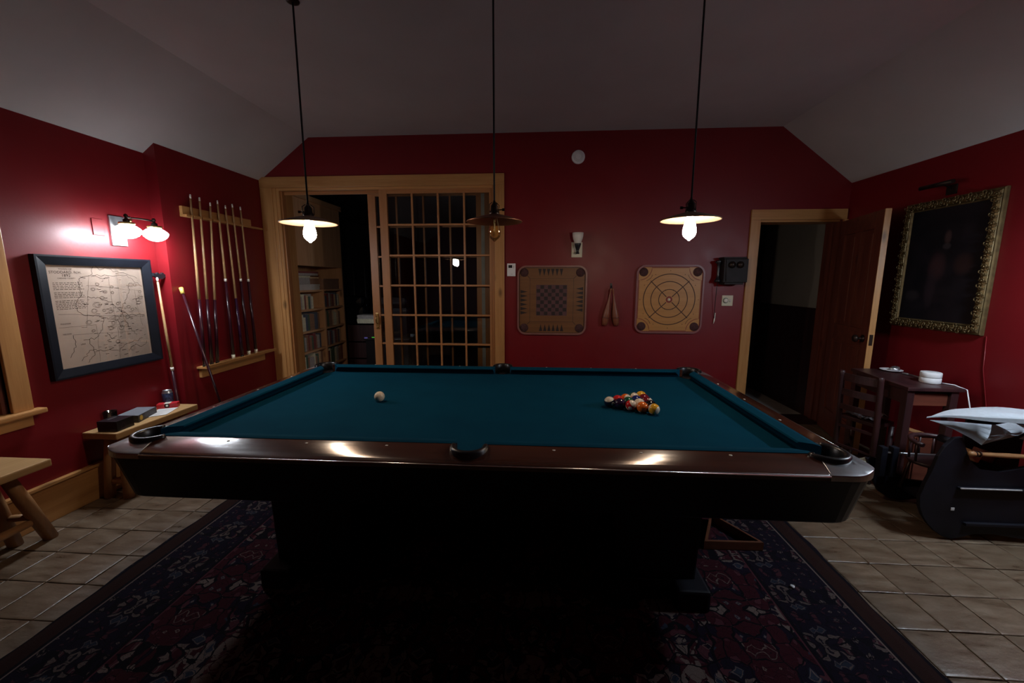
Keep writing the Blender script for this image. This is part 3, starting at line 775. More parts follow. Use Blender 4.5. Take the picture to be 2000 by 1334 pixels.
def ball(pos, col, stripe, num, rot, label, turn=(0, 0, 0)):
    b_ = MB(); sphere(b_, R)
    o = obj('billiard_ball', b_, ball_mat(f'ball_{col}_{"stripe" if stripe else "solid"}', BCOL[col], stripe))
    tag(o, label, 'ball', 'racked billiard balls')
    d = MB()
    def on_ball(u, v, h=.00025):
        q = math.hypot(u, v); a = q/R; k = (R+h)*(math.sin(a)/q if q > 1e-9 else 1/R)
        return ((R+h)*math.cos(a), u*k, v*k)
    n = 20; c0 = d.bm.verts.new(on_ball(0, 0)); rg = [d.bm.verts.new(on_ball(.0098*math.cos(2*PI*k/n), .0098*math.sin(2*PI*k/n))) for k in range(n)]
    r2 = [d.bm.verts.new(on_ball(.0049*math.cos(2*PI*k/n), .0049*math.sin(2*PI*k/n))) for k in range(n)]
    for k in range(n):
        k2 = (k+1) % n; d.bm.faces.new((c0, r2[k], r2[k2])); d.bm.faces.new((r2[k], rg[k], rg[k2], r2[k2]))
    nd = obj('number_disc', d, M['ivory'], o)
    tx = MB(); tx.text(str(num), .0125 if num > 9 else .015, lambda u, v: on_ball(u, v, .0006)); flat('number', tx, M['black'], nd)
    o.location = pos; o.rotation_euler = rot
    return o
e1 = Vector((.881, -.473, 0)).normalized(); e2 = Matrix.Rotation(PI/3, 3, 'Z') @ e1; A0 = Vector((.637, -.043, BED+R))
LAY = [[('navy', 1, 10, (.35, .12, -1.05), 'white ball with a dark navy band, left corner of the rack'), ('purple', 0, 4, (2.1, .4, 1.0), 'near black purple ball in the front row beside the left corner ball'), ('red', 1, 11, (-.75, .25, -1.95), 'white ball with a broad red band, middle of the front row'),
        ('orange', 0, 5, (1.2, 2.2, .6), 'plain orange ball in the front row of the rack'), ('yellow', 1, 9, (1.1, .9, -2.6), 'white ball with a pale yellow band, nearest corner of the rack')],
       [('red', 0, 3, (.4, 2.0, 1.0), 'plain red ball behind the left corner of the rack'), ('green', 0, 6, (.2, .35, -2.3), 'plain dark green ball in the second row'), ('blue', 1, 12, (.15, .55, -1.75), 'white ball with a dark blue band in the second row'),
        ('black', 0, 8, (.7, 1.9, 2.0), 'plain black ball behind the pale yellow striped ball')],
       [('orange', 1, 13, (1.3, .5, .4), 'white ball with an orange band in the third row'), ('blue', 0, 2, (1.0, 1.8, .5), 'plain blue ball hidden in the middle of the rack'), ('maroon', 1, 15, (1.45, .6, .9), 'white ball with a maroon band at the right side of the rack')],
       [('green', 1, 14, (1.05, -.5, .5), 'white ball with a dark green band near the far corner'), ('maroon', 0, 7, (.9, 1.7, 2.2), 'plain maroon ball on the right side next to the far yellow ball')],
       [('yellow', 0, 1, (.5, 2.1, 2.4), 'plain golden yellow ball at the far corner of the rack')]]
for r_, row in enumerate(LAY):
    for c_, (col, st, num, rot, lab) in enumerate(row):
        ball(A0+(e1*c_+e2*r_)*.0573, col, st, num, rot, lab)
b_ = MB(); sphere(b_, R); o = obj('cue_ball', b_, plain('cue_ball_phenolic', (.80, .68, .50), .12, var=.02, coat=.5)); o.location = (-.622, -.032, BED+R)
tag(o, 'cream white cue ball alone on the teal cloth', 'ball')

# ------------------------------------------------------------------ pendant lamps
BULB = [(0, 0), (.004, .0008), (.007, .005), (.013, .010), (.023, .018), (.0295, .028), (.0325, .042), (.0305, .062), (.0255, .085), (.0195, .108), (.0145, .130)]
def pendant(x, lit, label, key):
    r = thing('pendant_lamp', label, 'pendant lamp', (x, 0, 1.60), 'pendant lamps over the pool table')
    zb = 1.602
    b_ = MB(); b_.lathe(BULB, (x, 0, zb), 28)
    bo = obj('bulb', b_, M['bulb'] if lit else M['amber'], r, label='glowing pear shaped bulb' if lit else 'unlit amber bulb with visible filament')
    if not lit:
        b_ = MB(); b_.rod([((x, 0, zb+.128), .006), ((x, 0, zb+.095), .004), ((x, 0, zb+.05), .0015)], 8)
        obj('stem', b_, M['ivory'], bo)
        b_ = MB()
        for k in range(6):
            a = k*PI/3; b_.rod([((x+.009*math.cos(a), .009*math.sin(a), zb+.03), .0008), ((x+.005*math.cos(a+.3), .005*math.sin(a+.3), zb+.1), .0008)], 5)
        obj('filament', b_, M['brass'], bo)
    b_ = MB(); b_.lathe([(.018, .135), (.05, .128), (.10, .114), (.136, .100), (.143, .0985), (.145, .101), (.142, .1045), (.10, .1185), (.05, .1325), (.018, .1405)], (x, 0, zb), 44)
    obj('shade', b_, M['copper_lit'] if lit else M['copper'], r, label='thin flat metal shade lit from below' if lit else 'dark copper flat shade')
    b_ = MB(); b_.lathe([(0, .126), (.021, .128), (.026, .136), (.026, .150), (.020, .156), (.019, .178), (.013, .188), (.007, .196), (.006, .205), (0, .205)], (x, 0, zb), 20)
    so = obj('socket', b_, M['bronze'], r)
    for k in range(4):
        a = k*PI/2+.6; b_ = MB(); b_.rod([((x+.027*math.cos(a), .027*math.sin(a), zb+.145), .0022), ((x+.028*math.cos(a), .028*math.sin(a), zb+.185), .0022), ((x+.012*math.cos(a), .012*math.sin(a), zb+.197), .0022)], 6); obj('cage_wire', b_, M['bronze'], so)
    b_ = MB(); b_.rod([((x+key*.02, 0, zb+.160), .003), ((x+key*.042, -.004, zb+.160), .003)], 8); b_.box(x+key*.047-.007, x+key*.047+.007, -.0065, -.0015, zb+.153, zb+.167, .002); obj('switch_key', b_, M['bronze'], so)
    b_ = MB(); b_.rod([((x, 0, zb+.20), .0048), ((x, 0, 2.76), .0048)], 8); obj('cord', b_, M['cord'], r)
    b_ = MB(); b_.lathe([(0, 2.757), (.02, 2.757), (.03, 2.760), (.032, 2.765), (0, 2.765)], (x, 0, 0), 24); obj('canopy', b_, M['bronze'], r)
pendant(-.972, True, 'left lit pendant lamp, pear bulb under a flat shade before the sliding door', -1)
pendant(.022, False, 'middle pendant lamp, unlit, amber glass bulb under a copper shade', 1)
pendant(1.008, True, 'right lit pendant lamp, pear bulb under a flat shade before the red wall', -1)

# ------------------------------------------------------------------ two-globe wall sconces (left one in view, its twin on the right wall)
def sconce(xw, nx, ys, yp, zc, label, out=.19, glow=('globe', 'shade_lit')):
    r = thing('wall_sconce', label, 'wall lamp', (xw, yp, zc), 'two-globe wall sconces')
    x0, x1 = sorted((xw, xw+nx*.012))
    part('backplate', x0, x1, yp-.05, yp+.05, zc-.095, zc+.10, M['steel'], r, .002)
    b_ = MB(); b_.rod([((xw+nx*.01, yp, zc+.03), .011), ((xw+nx*(out-.12), yp, zc+.05), .009), ((xw+nx*(out-.08), yp, zc+.075), .009)], 10); obj('arm', b_, M['brass'], r)
    b_ = MB(); k = 12; b_.rod([((xw+nx*(out-.08+.08*math.sin(PI/2*abs(-1+2*i/k))), ys[0]+(ys[1]-ys[0])*i/k, zc+.075+.012*math.cos(PI*(-.5+i/k))), .006) for i in range(k+1)], 8); obj('arm', b_, M['bronze'], r)
    for y in ys:
        xg = xw+nx*out
        b_ = MB(); b_.lathe([(0, .105), (.009, .10), (.012, .088), (.008, .082), (.008, .074), (.018, .066), (.017, .052), (0, .052)], (xg, y, zc-.005), 16); obj('socket', b_, M['bronze'], r)
        b_ = MB(); b_.lathe([(0, .053), (.040, .050), (.043, .040), (.036, .034), (0, .036)], (xg, y, zc-.005), 24); obj('fitter', b_, M['lamp_gold'], r)
        b_ = MB(); b_.lathe([(.034, .036), (.037, .032), (.050, .024), (.066, .010), (.0735, -.002), (.0735, -.005), (.070, -.005), (.063, .008), (.034, .030)], (xg, y, zc-.005), 36)
        gs = obj('globe_shade', b_, M[glow[1]], r, label='opal glass upper shade')
        b_ = MB(); b_.lathe([(0, -.0045), (.070, -.0045), (.067, -.018), (.052, -.034), (.034, -.046), (.018, -.051), (0, -.053)], (xg, y, zc-.005), 32)
        obj('bowl', b_, M[glow[0]], gs, label='glowing lower bowl of the globe')
sconce(XM, 1, (.372, .562), .478, 1.727, 'brass wall sconce with two glowing opal globes above the framed map')
M['globe_right'] = emit('right_globe_lit', (.74, .88, 1.0), GLOBE_L*1.6); M['shade_right'] = emit('right_shade_lit', (.74, .88, 1.0), SHADE_L*.6)
sconce(XR, -1, (-.47, -.28), -.375, 1.727, 'brass wall sconce with two glowing globes on the right wall past the gilt painting', .30, ('globe_right', 'shade_right'))
r = MB(); r.box(XM, XM+.006, .324, .392, 1.69, 1.795, .002); tag(obj('cover_plate', r, M['red']), 'red painted square cover plate left of the wall sconce', 'cover plate')

# ------------------------------------------------------------------ framed map
mp = thing('framed_map', 'old sepia town map in a wide blue-black frame under the sconce', 'framed map', (XM, .30, 1.2))
MY0, MY1, MZ0, MZ1, FW = -.03, .65, .815, 1.548, .057
def frame_bar(name, pts, x0, xo, xi, par, mat):
    """mitred bar lying on the wall: pts = outer a, outer b, inner b, inner a (y,z); xo outer lip, xi inner lip depth"""
    bb = MB(); (oa, ob, ib, ia) = pts
    lo = [bb.bm.verts.new((x0, *p)) for p in pts]
    def mid(p, q, t): return (p[0]+(q[0]-p[0])*t, p[1]+(q[1]-p[1])*t)
    hi = [bb.bm.verts.new((xo, *oa)), bb.bm.verts.new((xo, *ob)), bb.bm.verts.new((xo, *mid(ob, ib, .18))), bb.bm.verts.new((xi, *ib)), bb.bm.verts.new((xi, *ia)), bb.bm.verts.new((xo, *mid(oa, ia, .18)))]
    bb.bm.faces.new(lo); bb.bm.faces.new((hi[0], hi[1], hi[2], hi[5])); bb.bm.faces.new((hi[5], hi[2], hi[3], hi[4]))
    bb.bm.faces.new((lo[0], lo[1], hi[1], hi[0])); bb.bm.faces.new((lo[2], lo[3], hi[4], hi[3]))
    bb.bm.faces.new((lo[1], lo[2], hi[3], hi[2], hi[1])); bb.bm.faces.new((lo[3], lo[0], hi[0], hi[5], hi[4]))
    return obj(name, bb, mat, par)
O = [(MY0, MZ0), (MY1, MZ0), (MY1, MZ1), (MY0, MZ1)]; I = [(MY0+FW, MZ0+FW), (MY1-FW, MZ0+FW), (MY1-FW, MZ1-FW), (MY0+FW, MZ1-FW)]
for k in range(4):
    k2 = (k+1) % 4; frame_bar('frame_side', [O[k], O[k2], I[k2], I[k]], XM+.002, XM+.036, XM+.022, mp, M['mapframe'])
PW, PH = MY1-MY0-2*FW+.01, MZ1-MZ0-2*FW+.01
sheet = MB(); sheet.box(XM+.008, XM+.011, MY0+FW-.005, MY1-FW+.005, MZ0+FW-.005, MZ1-FW+.005); sh = obj('map_sheet', sheet, plain('sepia_map_paper', (.60, .45, .36), .85, var=.1, nscale=5), mp)
def mpl(u, v): return (XM+.0116, MY0+FW-.005+u*PW, MZ1-FW+.005-v*PH)
ink = MB(); rm = random.Random(11)
def wig(pts, amp, n=6):
    q = []
    for (a, b), (c, d) in zip(pts, pts[1:]):
        for k in range(n):
            t = k/n; q.append((a+(c-a)*t+rm.gauss(0, amp), b+(d-b)*t+rm.gauss(0, amp)))
    q.append(pts[-1]); return q
def line(pts, w=.0016, amp=.004, n=6): ink.ribbon(wig([(u*PW, v*PH) for u, v in pts], amp, n), w, lambda a, b: mpl(a/PW, b/PH))
for pts in ([(.32, .11), (.28, .2), (.30, .28), (.22, .42), (.28, .5), (.42, .51), (.48, .53)], [(.32, .11), (.45, .10), (.62, .10), (.80, .10), (.98, .22)], [(.44, .01), (.43, .10), (.53, .13), (.61, .12)],
            [(.46, .01), (.60, .04), (.80, .08), (.93, .13)], [(.80, .20), (.82, .25), (.78, .33), (.72, .42), (.69, .48), (.66, .46), (.58, .38), (.46, .33), (.35, .32)], [(.69, .48), (.76, .52), (.96, .54)], [(.69, .48), (.72, .60), (.76, .68), (.83, .76)],
            [(.48, .53), (.56, .56), (.64, .58), (.66, .66)], [(.48, .53), (.46, .64), (.40, .72), (.25, .74)], [(.10, .90), (.18, .78), (.16, .68)], [(.20, .94), (.30, .85), (.45, .88), (.60, .90), (.70, .84), (.90, .80)], [(.50, .70), (.54, .76), (.60, .74)], [(.30, .74), (.34, .9), (.26, .97)],
            [(.84, .36), (.98, .33)], [(.70, .92), (.80, .86), (.88, .90), (.95, .84)]): line(pts, .0022)
for pts in ([(.36, .20), (.96, .27)], [(.40, .10), (.36, .30), (.30, .62)], [(.60, .10), (.60, .42), (.62, .70), (.60, .98)], [(.04, .60), (.40, .60)], [(.88, .25), (.88, .42), (.92, .66)], [(.06, .47), (.95, .56)], [(.40, .60), (.38, .98)], [(.16, .68), (.90, .72)]): line(pts, .0011, .0015)
for (u, v, a) in ((.84, .20, .020), (.89, .20, .014), (.90, .37, .016), (.91, .40, .018), (.44, .40, .026), (.40, .46, .02), (.70, .62, .03), (.66, .66, .022), (.55, .65, .02), (.33, .57, .018), (.94, .28, .014), (.94, .34, .02), (.58, .60, .016), (.63, .55, .02), (.75, .55, .018), (.50, .33, .014), (.42, .24, .014), (.54, .27, .016), (.47, .19, .013), (.78, .44, .015), (.82, .47, .013), (.76, .90, .02), (.60, .80, .018), (.36, .66, .012), (.50, .46, .012), (.57, .48, .014), (.66, .40, .013), (.62, .28, .012), (.62, .22, .012)):
    for q in (1, .7):
        ink.ribbon([(u*PW+a*q*math.cos(t)*rm.uniform(.7, 1.1), v*PH+a*q*.8*math.sin(t)*rm.uniform(.7, 1.1)) for t in [2*PI*k/11 for k in range(11)]], .0012, lambda x, y: mpl(x/PW, y/PH), closed=True)
for k in range(110):
    u, v = rm.gauss(.62, .17), rm.gauss(.58, .20)
    if .2 < u < .96 and .06 < v < .96: line([(u, v), (u+rm.uniform(.02, .05), v+rm.uniform(-.006, .006))], rm.choice((.0014, .0022, .003)), .001, 3)
def mtext(s, u, v, size, al='CENTER'): ink.text(s, size, lambda a, b: mpl(u+a/PW, v-b/PH), al)
mtext('TOWN OF', .185, .047, .0145); mtext('STODDARD, N.H.', .185, .076, .0215); mtext('1892', .185, .106, .024); mtext('CHESHIRE COUNTY', .185, .133, .0105)
for k in range(17):
    v = .175+k*.0155
    if k in (5, 10): continue
    u = .055; end = rm.uniform(.30, .345)
    while u < end:
        w = rm.uniform(.012, .035); line([(u, v), (min(u+w, end), v)], .0026, .0004, 3); u += w+.008
for u, v in ((.07, .565), (.07, .665), (.20, .78), (.74, .04)): mtext('LAKE' if v > .7 else ('SULLIVAN' if v < .6 and v > .5 else 'NELSON'), u+.04, v, .012)
flat('map_print', ink, M['print'], sh)
gb = MB(); gb.box(XM+.0145, XM+.0160, MY0+FW-.004, MY1-FW+.004, MZ0+FW-.004, MZ1-FW+.004); obj('glass', gb, M['picture_glass'], mp)

# ------------------------------------------------------------------ cue rack and cues
rk = thing('cue_rack', 'pine wall rack of two rails holding seven pool cues', 'cue rack', (XC, 1.26, 1.3))
part('top_rail', XC, XC+.024, .885, 1.63, 1.895, 1.968, M['pine_y'], rk, .003)
bb = MB(); nt = [.945, 1.03, 1.135, 1.212, 1.296, 1.378, 1.475]
pts = [(XC, .885), (XC, 1.745), (XC+.055, 1.745)]
for y in reversed(nt): pts += [(XC+.055, y+.0095), (XC+.036, y+.0095), (XC+.036, y-.0095), (XC+.055, y-.0095)]
pts += [(XC+.055, .885)]
bb.prism(pts, 2, 1.888, 1.904); obj('notched_ledge', bb, M['pine_y'], rk)
part('bottom_shelf', XC, XC+.085, .868, 1.745, .688, .706, M['pine_y'], rk, .003)
part('bottom_rail', XC, XC+.024, .885, 1.65, .612, .688, M['pine_y'], rk, .003)
part('shelf_lip', XC+.075, XC+.085, .868, 1.745, .706, .714, M['pine_y'], rk, .002)
CU = [(.95, .885, 2.062, 0, 'first', 'maple shaft over a dark brown butt'), (1.034, .955, 2.057, 0, 'second', 'maple shaft over a dark brown butt'), (1.138, 1.015, 2.036, 0, 'third', 'maple shaft over a dark brown butt'), (1.216, 1.196, 2.067, 1, 'fourth', 'white joint collar and cream butt cap'), (1.299, 1.302, 2.043, 2, 'fifth', 'maple shaft over a purple butt'), (1.381, 1.388, 2.068, 1, 'sixth', 'white joint collar and cream butt cap'), (1.478, 1.484, 2.062, 1, 'seventh', 'white joint collar and cream butt cap')]
def cue(p0, p1, kind, label, name='pool_cue', group='cues on the wall rack', extra=None):
    """p0 butt end, p1 tip"""
    p0, p1 = Vector(p0), Vector(p1); r = thing(name, label, 'pool cue', p0, group)
    L = (p1-p0).length
    def P(t): return tuple(p0+(p1-p0)*t)
    rad = lambda t: .0145-(.0145-.0062)*t
    j = .40 if kind != 1 else .515
    b_ = MB(); b_.rod([(P(j), rad(j)), (P(.7), rad(.7)), (P(.978), rad(.978))], 12); obj('shaft', b_, M['shaft'], r)
    b_ = MB(); b_.rod([(P(.012), rad(0)), (P(j), rad(j))], 12); obj('butt', b_, M['butt2'] if kind == 2 else M['butt'], r)
    b_ = MB(); b_.rod([(P(.978), rad(.978)+.0003), (P(.994), rad(.99)+.0003)], 12); obj('ferrule', b_, M['ivory'], r)
    b_ = MB(); b_.rod([(P(.994), .0062), (P(1), .0055)], 10); obj('tip', b_, M['paper'], r)
    if kind == 1:
        b_ = MB(); b_.rod([(P(j-.012), rad(j)+.0012), (P(j+.006), rad(j)+.0012)], 12); obj('joint_collar', b_, M['ivory'], r)
        b_ = MB(); b_.rod([(P(0), rad(0)+.0008), (P(.03), rad(0)+.0008)], 12); obj('butt_cap', b_, M['cream'], r)
    else:
        b_ = MB(); b_.rod([(P(0), rad(0)-.001), (P(.014), rad(0))], 12); obj('bumper', b_, M['rubber'], r)
    return r
for yt, yb, zt, kd, nm, ds in CU:
    cue((XC+.058, yb, .7065), (XC+.046, yt, zt), kd, f'{nm} cue from the left on the wall rack, {ds}')
# bridge stick leaning in the corner and the cue stood upside down with a yellow bumper
r = cue((-2.545, .716, .002), (-2.548, .668, 1.422), 1, 'bridge stick with a black cross head leaning beside the map', 'bridge_stick', None)
bb = MB(); pts = [(-.055, 0), (-.05, .022), (-.034, .012), (-.02, .026), (-.006, .014), (.006, .014), (.02, .026), (.034, .012), (.05, .022), (.055, 0), (.03, -.012), (.012, -.022), (-.012, -.022), (-.03, -.012)]
bb.prism([(.70+u, 1.432+v) for u, v in pts], 0, -2.566, -2.548); obj('bridge_head', bb, M['black'], r)
p0, p1 = Vector((-2.492, .796, 1.345)), Vector((-1.99, .60, .002))
r = thing('pool_cue', 'dark cue leaning butt up with a yellow bumper left of the cue rack', 'pool cue', p1)
Pq = lambda t: tuple(p0+(p1-p0)*t)
b_ = MB(); b_.rod([(Pq(.02), .0085), (Pq(.35), .0095), (Pq(1.0), .0065)], 12); obj('butt', b_, M['butt'], r)
b_ = MB(); b_.rod([(Pq(0), .0135), (Pq(.035), .0135)], 14); obj('bumper', b_, M['yellow'], r)
# ------------------------------------------------------------------ things on the back wall
b_ = MB(); b_.lathe([(0, 0), (.062, 0), (.062, -.012), (.056, -.020), (.045, -.024), (0, -.026)], (0, 0, 0), 36, Matrix.Translation((.608, YB, 2.537)) @ Matrix.Rotation(-PI/2, 4, 'X') )
sd = tag(obj('smoke_detector', b_, M['white']), 'round white smoke detector high on the red back wall', 'smoke detector')
for q in (.030, .042):
    t_ = MB(); n = 30
    t_.ribbon([(q*math.cos(2*PI*k/n), q*math.sin(2*PI*k/n)) for k in range(n)], .003, lambda u, v: (.608+u, YB-.0268 if q < .035 else YB-.0262, 2.537+v), closed=True)
    flat('vent_ring', t_, BKM['grey'], sd)

r = thing('thermostat', 'white thermostat with a dark display beside the sliding door casing', 'thermostat', (-.015, YB, 1.50))
part('body', -.056, .026, YB-.022, YB, 1.442, 1.565, M['white'], r, .005)
part('display', -.043, -.006, YB-.0235, YB-.021, 1.522, 1.549, M['black'], r, .001)
for z in (1.538, 1.525): part('button', .004, .012, YB-.025, YB-.021, z-.005, z+.005, BKM['grey'], r, .001)
part('maker_mark', -.02, -.002, YB-.0226, YB-.0215, 1.460, 1.463, BKM['grey'], r, 0)

r = thing('tulip_sconce', 'unlit wall light with a white tulip shade on a cream plate', 'wall lamp', (.618, YB, 1.68))
part('backplate', .565, .668, YB-.008, YB, 1.622, 1.765, M['cream'], r, .003)
b_ = MB(); b_.lathe([(0, -.165), (.017, -.165), (.017, -.155), (.012, -.148), (.014, -.13), (.024, -.10), (.031, -.075), (.031, -.068), (0, -.068)], (.617, YB-.075, 1.815), 20); so = obj('holder', b_, M['black'], r)
b_ = MB(); b_.rod([((.617, YB-.006, 1.665), .010), ((.617, YB-.075, 1.668), .010)], 10); obj('arm', b_, M['black'], so)
b_ = MB(); b_.lathe([(.028, -.068), (.036, -.05), (.045, -.025), (.050, 0), (.0525, .030), (.050, .030), (.047, 0), (.042, -.025), (.033, -.050), (.024, -.064), (0, -.066)], (.617, YB-.075, 1.815), 32); obj('shade', b_, M['opal'], r)

def pl(y):
    return lambda u, v: (u, y, v)
def board(name, label, x0, x1, z0, z1, wm, rimm, corner=.075):
    r = thing(name, label, 'game board', ((x0+x1)/2, YB, (z0+z1)/2), 'wooden game boards on the back wall')
    b_ = MB(); b_.prism(rrect(x0+.012, x1-.012, z0+.012, z1-.012, corner, 6), 1, YB-.014, YB-.004); obj('playing_face', b_, wm, r)
    o_ = rrect(x0, x1, z0, z1, corner+.01, 8); i_ = rrect(x0+.016, x1-.016, z0+.016, z1-.016, corner-.004, 8)
    b_ = MB(); n = len(o_)
    A = [b_.bm.verts.new((p[0], YB-.002, p[1])) for p in o_]; B = [b_.bm.verts.new((p[0], YB-.026, p[1])) for p in o_]
    C_ = [b_.bm.verts.new((p[0], YB-.026, p[1])) for p in i_]; D = [b_.bm.verts.new((p[0], YB-.010, p[1])) for p in i_]
    for k in range(n):
        j = (k+1) % n
        for P, Q in ((A, B), (B, C_), (C_, D)): b_.bm.faces.new((P[k], P[j], Q[j], Q[k]))
    obj('rim', b_, rimm, r)
    for sx in (x0+corner-.008, x1-corner+.008):
        for sz in (z0+corner-.008, z1-corner+.008):
            b_ = MB(); b_.lathe([(0, 0), (.042, 0), (.042, .0015), (0, .0015)], (0, 0, 0), 26, Matrix.Translation((sx, YB-.0142, sz)) @ Matrix.Rotation(PI/2, 4, 'X')); pk = obj('pocket', b_, M['pocket_net'], r)
    return r
M['pocket_net'] = plain('dark_pocket_net', (.075, .028, .028), .9, var=.5, nscale=120, bump=.6)
M['board_ply'] = wood('birch_board', (.44, .20, .048), (.54, .255, .068), 0, .42, knots=False)
M['board_old'] = wood('old_brown_board', (.15, .056, .015), (.22, .088, .025), 0, .5, knots=False)
M['rim_red'] = plain('board_rim_mauve', (.24, .085, .085), .4, var=.1)
M['rim_old'] = plain('board_rim_brown', (.24, .10, .085), .4, var=.1)
M['ink_brown'] = plain('board_brown_ink', (.065, .020, .005), .6, var=.1)
M['ink_red'] = plain('board_red_ink', (.20, .02, .018), .6, var=.1)
M['ink_dark'] = plain('board_dark_ink', (.018, .006, .006), .6, var=.1)
M['check_light'] = plain('checker_light', (.095, .034, .038), .6, var=.2)
# left board: checkers in the middle, points of backgammon round the edge
X0, X1, Z0, Z1 = .045, .722, .868, 1.545; cx, cz = (X0+X1)/2-.003, (Z0+Z1)/2+.002
bl = board('game_board', 'brown wooden game board with a checkerboard and backgammon points', X0, X1, Z0, Z1, M['board_old'], M['rim_old'])
yy = YB-.0146
pr = MB(); half = .147; cell = 2*half/8
for i in range(8):
    for j in range(8):
        if (i+j) % 2 == 0:
            q0, w0 = cx-half+i*cell, cz-half+j*cell
            pr.poly([(q0+.001, w0+.001), (q0+cell-.001, w0+.001), (q0+cell-.001, w0+cell-.001), (q0+.001, w0+cell-.001)], pl(yy-.0004))
flat('dark_squares', pr, M['ink_dark'], bl)
pr = MB(); pr.poly([(cx-half-.004, cz-half-.004), (cx+half+.004, cz-half-.004), (cx+half+.004, cz+half+.004), (cx-half-.004, cz+half+.004)], pl(yy)); flat('checker_ground', pr, M['check_light'], bl)
pr = MB(); e = .212
pr.ribbon([(cx-e, cz-e), (cx+e, cz-e), (cx+e, cz+e), (cx-e, cz+e)], .0035, pl(yy), closed=True)
for sx in (1, -1):
    for sz in (1, -1): pr.ribbon([(cx+sx*e, cz+sz*e), (cx+sx*(e+.028), cz+sz*(e+.028))], .004, pl(yy))
pr.ribbon(rrect(X0+.021, X1-.021, Z0+.021, Z1-.021, .066, 6), .004, pl(yy), closed=True)
for k in range(6):
    o_ = (-2.5+k)*.0415; w = .0165; a, b2 = .305, .235
    for (T, nrm) in ((lambda u, v: (cx+u, cz-v), 0), (lambda u, v: (cx-.012+u, cz+v), 0), (lambda u, v: (cx-v, cz+u-.02), 0), (lambda u, v: (cx+v, cz+u+.01), 0)):
        pr.poly([T(o_-w, a), T(o_+w, a), T(o_, b2)], pl(yy))
flat('board_lines', pr, M['ink_dark'], bl)
# right board: rings and crossed arrows
X0, X1, Z0, Z1 = 1.190, 1.826, .892, 1.549; cx, cz = (X0+X1)/2, (Z0+Z1)/2
br = board('game_board', 'yellow wooden game board with three rings and crossed lines', X0, X1, Z0, Z1, M['board_ply'], M['rim_red'])
pr = MB(); n = 64
for q, w in ((.243, .0085), (.172, .008), (.097, .0075)):
    pr.ribbon([(cx+q*math.cos(2*PI*k/n), cz+q*math.sin(2*PI*k/n)) for k in range(n)], w, pl(yy), closed=True)
for sx in (1, -1):
    for sz in (1, -1):
        pr.ribbon([(cx+sx*.026, cz+sz*.026), (cx+sx*.182, cz+sz*.178)], .0085, pl(yy-.0003))
        c2x, c2z = cx+sx*.243, cz+sz*.255
        pr.ribbon([(c2x+.078*math.cos(a)*sx*-1, c2z+.078*math.sin(a)*sz*-1) for a in [.25+.15*k for k in range(8)]], .004, pl(yy))
for k in range(12):
    a = k*PI/6; u, v = .275*math.cos(a), .275*math.sin(a)
    pr.poly([(cx+u-.005, cz+v-.004), (cx+u+.005, cz+v-.004), (cx+u, cz+v+.005)], pl(yy))
for k in range(8):
    a = k*PI/4+PI/8; pr.poly([(cx+.097*math.cos(a)+.006*math.cos(t), cz+.097*math.sin(a)+.006*math.sin(t)) for t in [2*PI*m/8 for m in range(8)]], pl(yy-.0004))
flat('board_lines', pr, M['ink_brown'], br)
pr = MB()
hx, hz = (X1-X0)/2-.026, (Z1-Z0)/2-.026; cr = .118; pts = []
for (sx, sz, a0) in ((1, 1, 0), (-1, 1, PI/2), (-1, -1, PI), (1, -1, 1.5*PI)):
    ax_, az_ = cx+sx*hx, cz+sz*hz
    seq = [(PI*1.5+a0-PI/2*k/8) for k in range(9)]
    pts += [(ax_+cr*math.cos(t), az_+cr*math.sin(t)) for t in seq]
pr.ribbon(pts, .0055, pl(yy), closed=True)
pr.ribbon(rrect(X0+.019, X1-.019, Z0+.019, Z1-.019, .068, 6), .005, pl(yy), closed=True)
pr.ribbon([(cx+.024*math.cos(2*PI*k/24), cz+.024*math.sin(2*PI*k/24)) for k in range(24)], .014, pl(yy-.0005), closed=True)
flat('board_border', pr, M['ink_red'], br)
b_ = MB(); b_.lathe([(0, 0), (.012, 0), (.010, .006), (0, .008)], (0, 0, 0), 18, Matrix.Translation((cx, YB-.0145, cz)) @ Matrix.Rotation(PI/2, 4, 'X')); obj('centre_peg', b_, M['ivory'], br)

# pair of wooden clubs hanging on a hook
M['club'] = wood('old_club_wood', (.16, .045, .025), (.27, .09, .045), 2, .4, knots=False)
hk = thing('wall_hook', 'small dark hook on the red wall holding two wooden clubs', 'hook', (.955, YB, 1.345))
b_ = MB(); b_.rod([((.955, YB, 1.35), .004), ((.955, YB-.03, 1.345), .004), ((.955, YB-.05, 1.335), .004), ((.955, YB-.055, 1.352), .003)], 8); obj('prong', b_, M['black'], hk)
part('plate', .945, .965, YB-.004, YB, 1.31, 1.375, M['black'], hk, .001)
for s, nm in ((-1, 'left'), (1, 'right')):
    r = thing('indian_club', f'{nm} wooden club of the pair hanging between the two game boards', 'club', (.955+s*.012, YB-.045, 1.30), 'clubs hanging between the boards')
    MM = Matrix.Translation((.957+s*.010, YB-.048, 1.318)) @ Matrix.Rotation(s*-.135, 4, 'Y') @ Matrix.Rotation(.06, 4, 'X')
    b_ = MB(); b_.lathe([(0, .012), (.010, .008), (.013, 0), (.009, -.012), (.008, -.05), (.011, -.10), (.021, -.17), (.031, -.235), (.034, -.275), (.029, -.32), (.023, -.352), (0, -.354)], (0, 0, 0), 22, MM); obj('body', b_, M['club'], r)
    b_ = MB(); b_.lathe([(.0345, -.268), (.0350, -.270), (.0350, -.280), (.0345, -.282)], (0, 0, 0), 22, MM); obj('painted_band', b_, M['leaf_z'], r)
b_ = MB(); b_.rod([((.948, YB-.05, 1.31), .0025), ((.955, YB-.054, 1.335), .0025), ((.964, YB-.05, 1.31), .0025)], 6); tag(obj('string', b_, M['cord']), 'loop of dark string tying the two clubs to the hook', 'string')

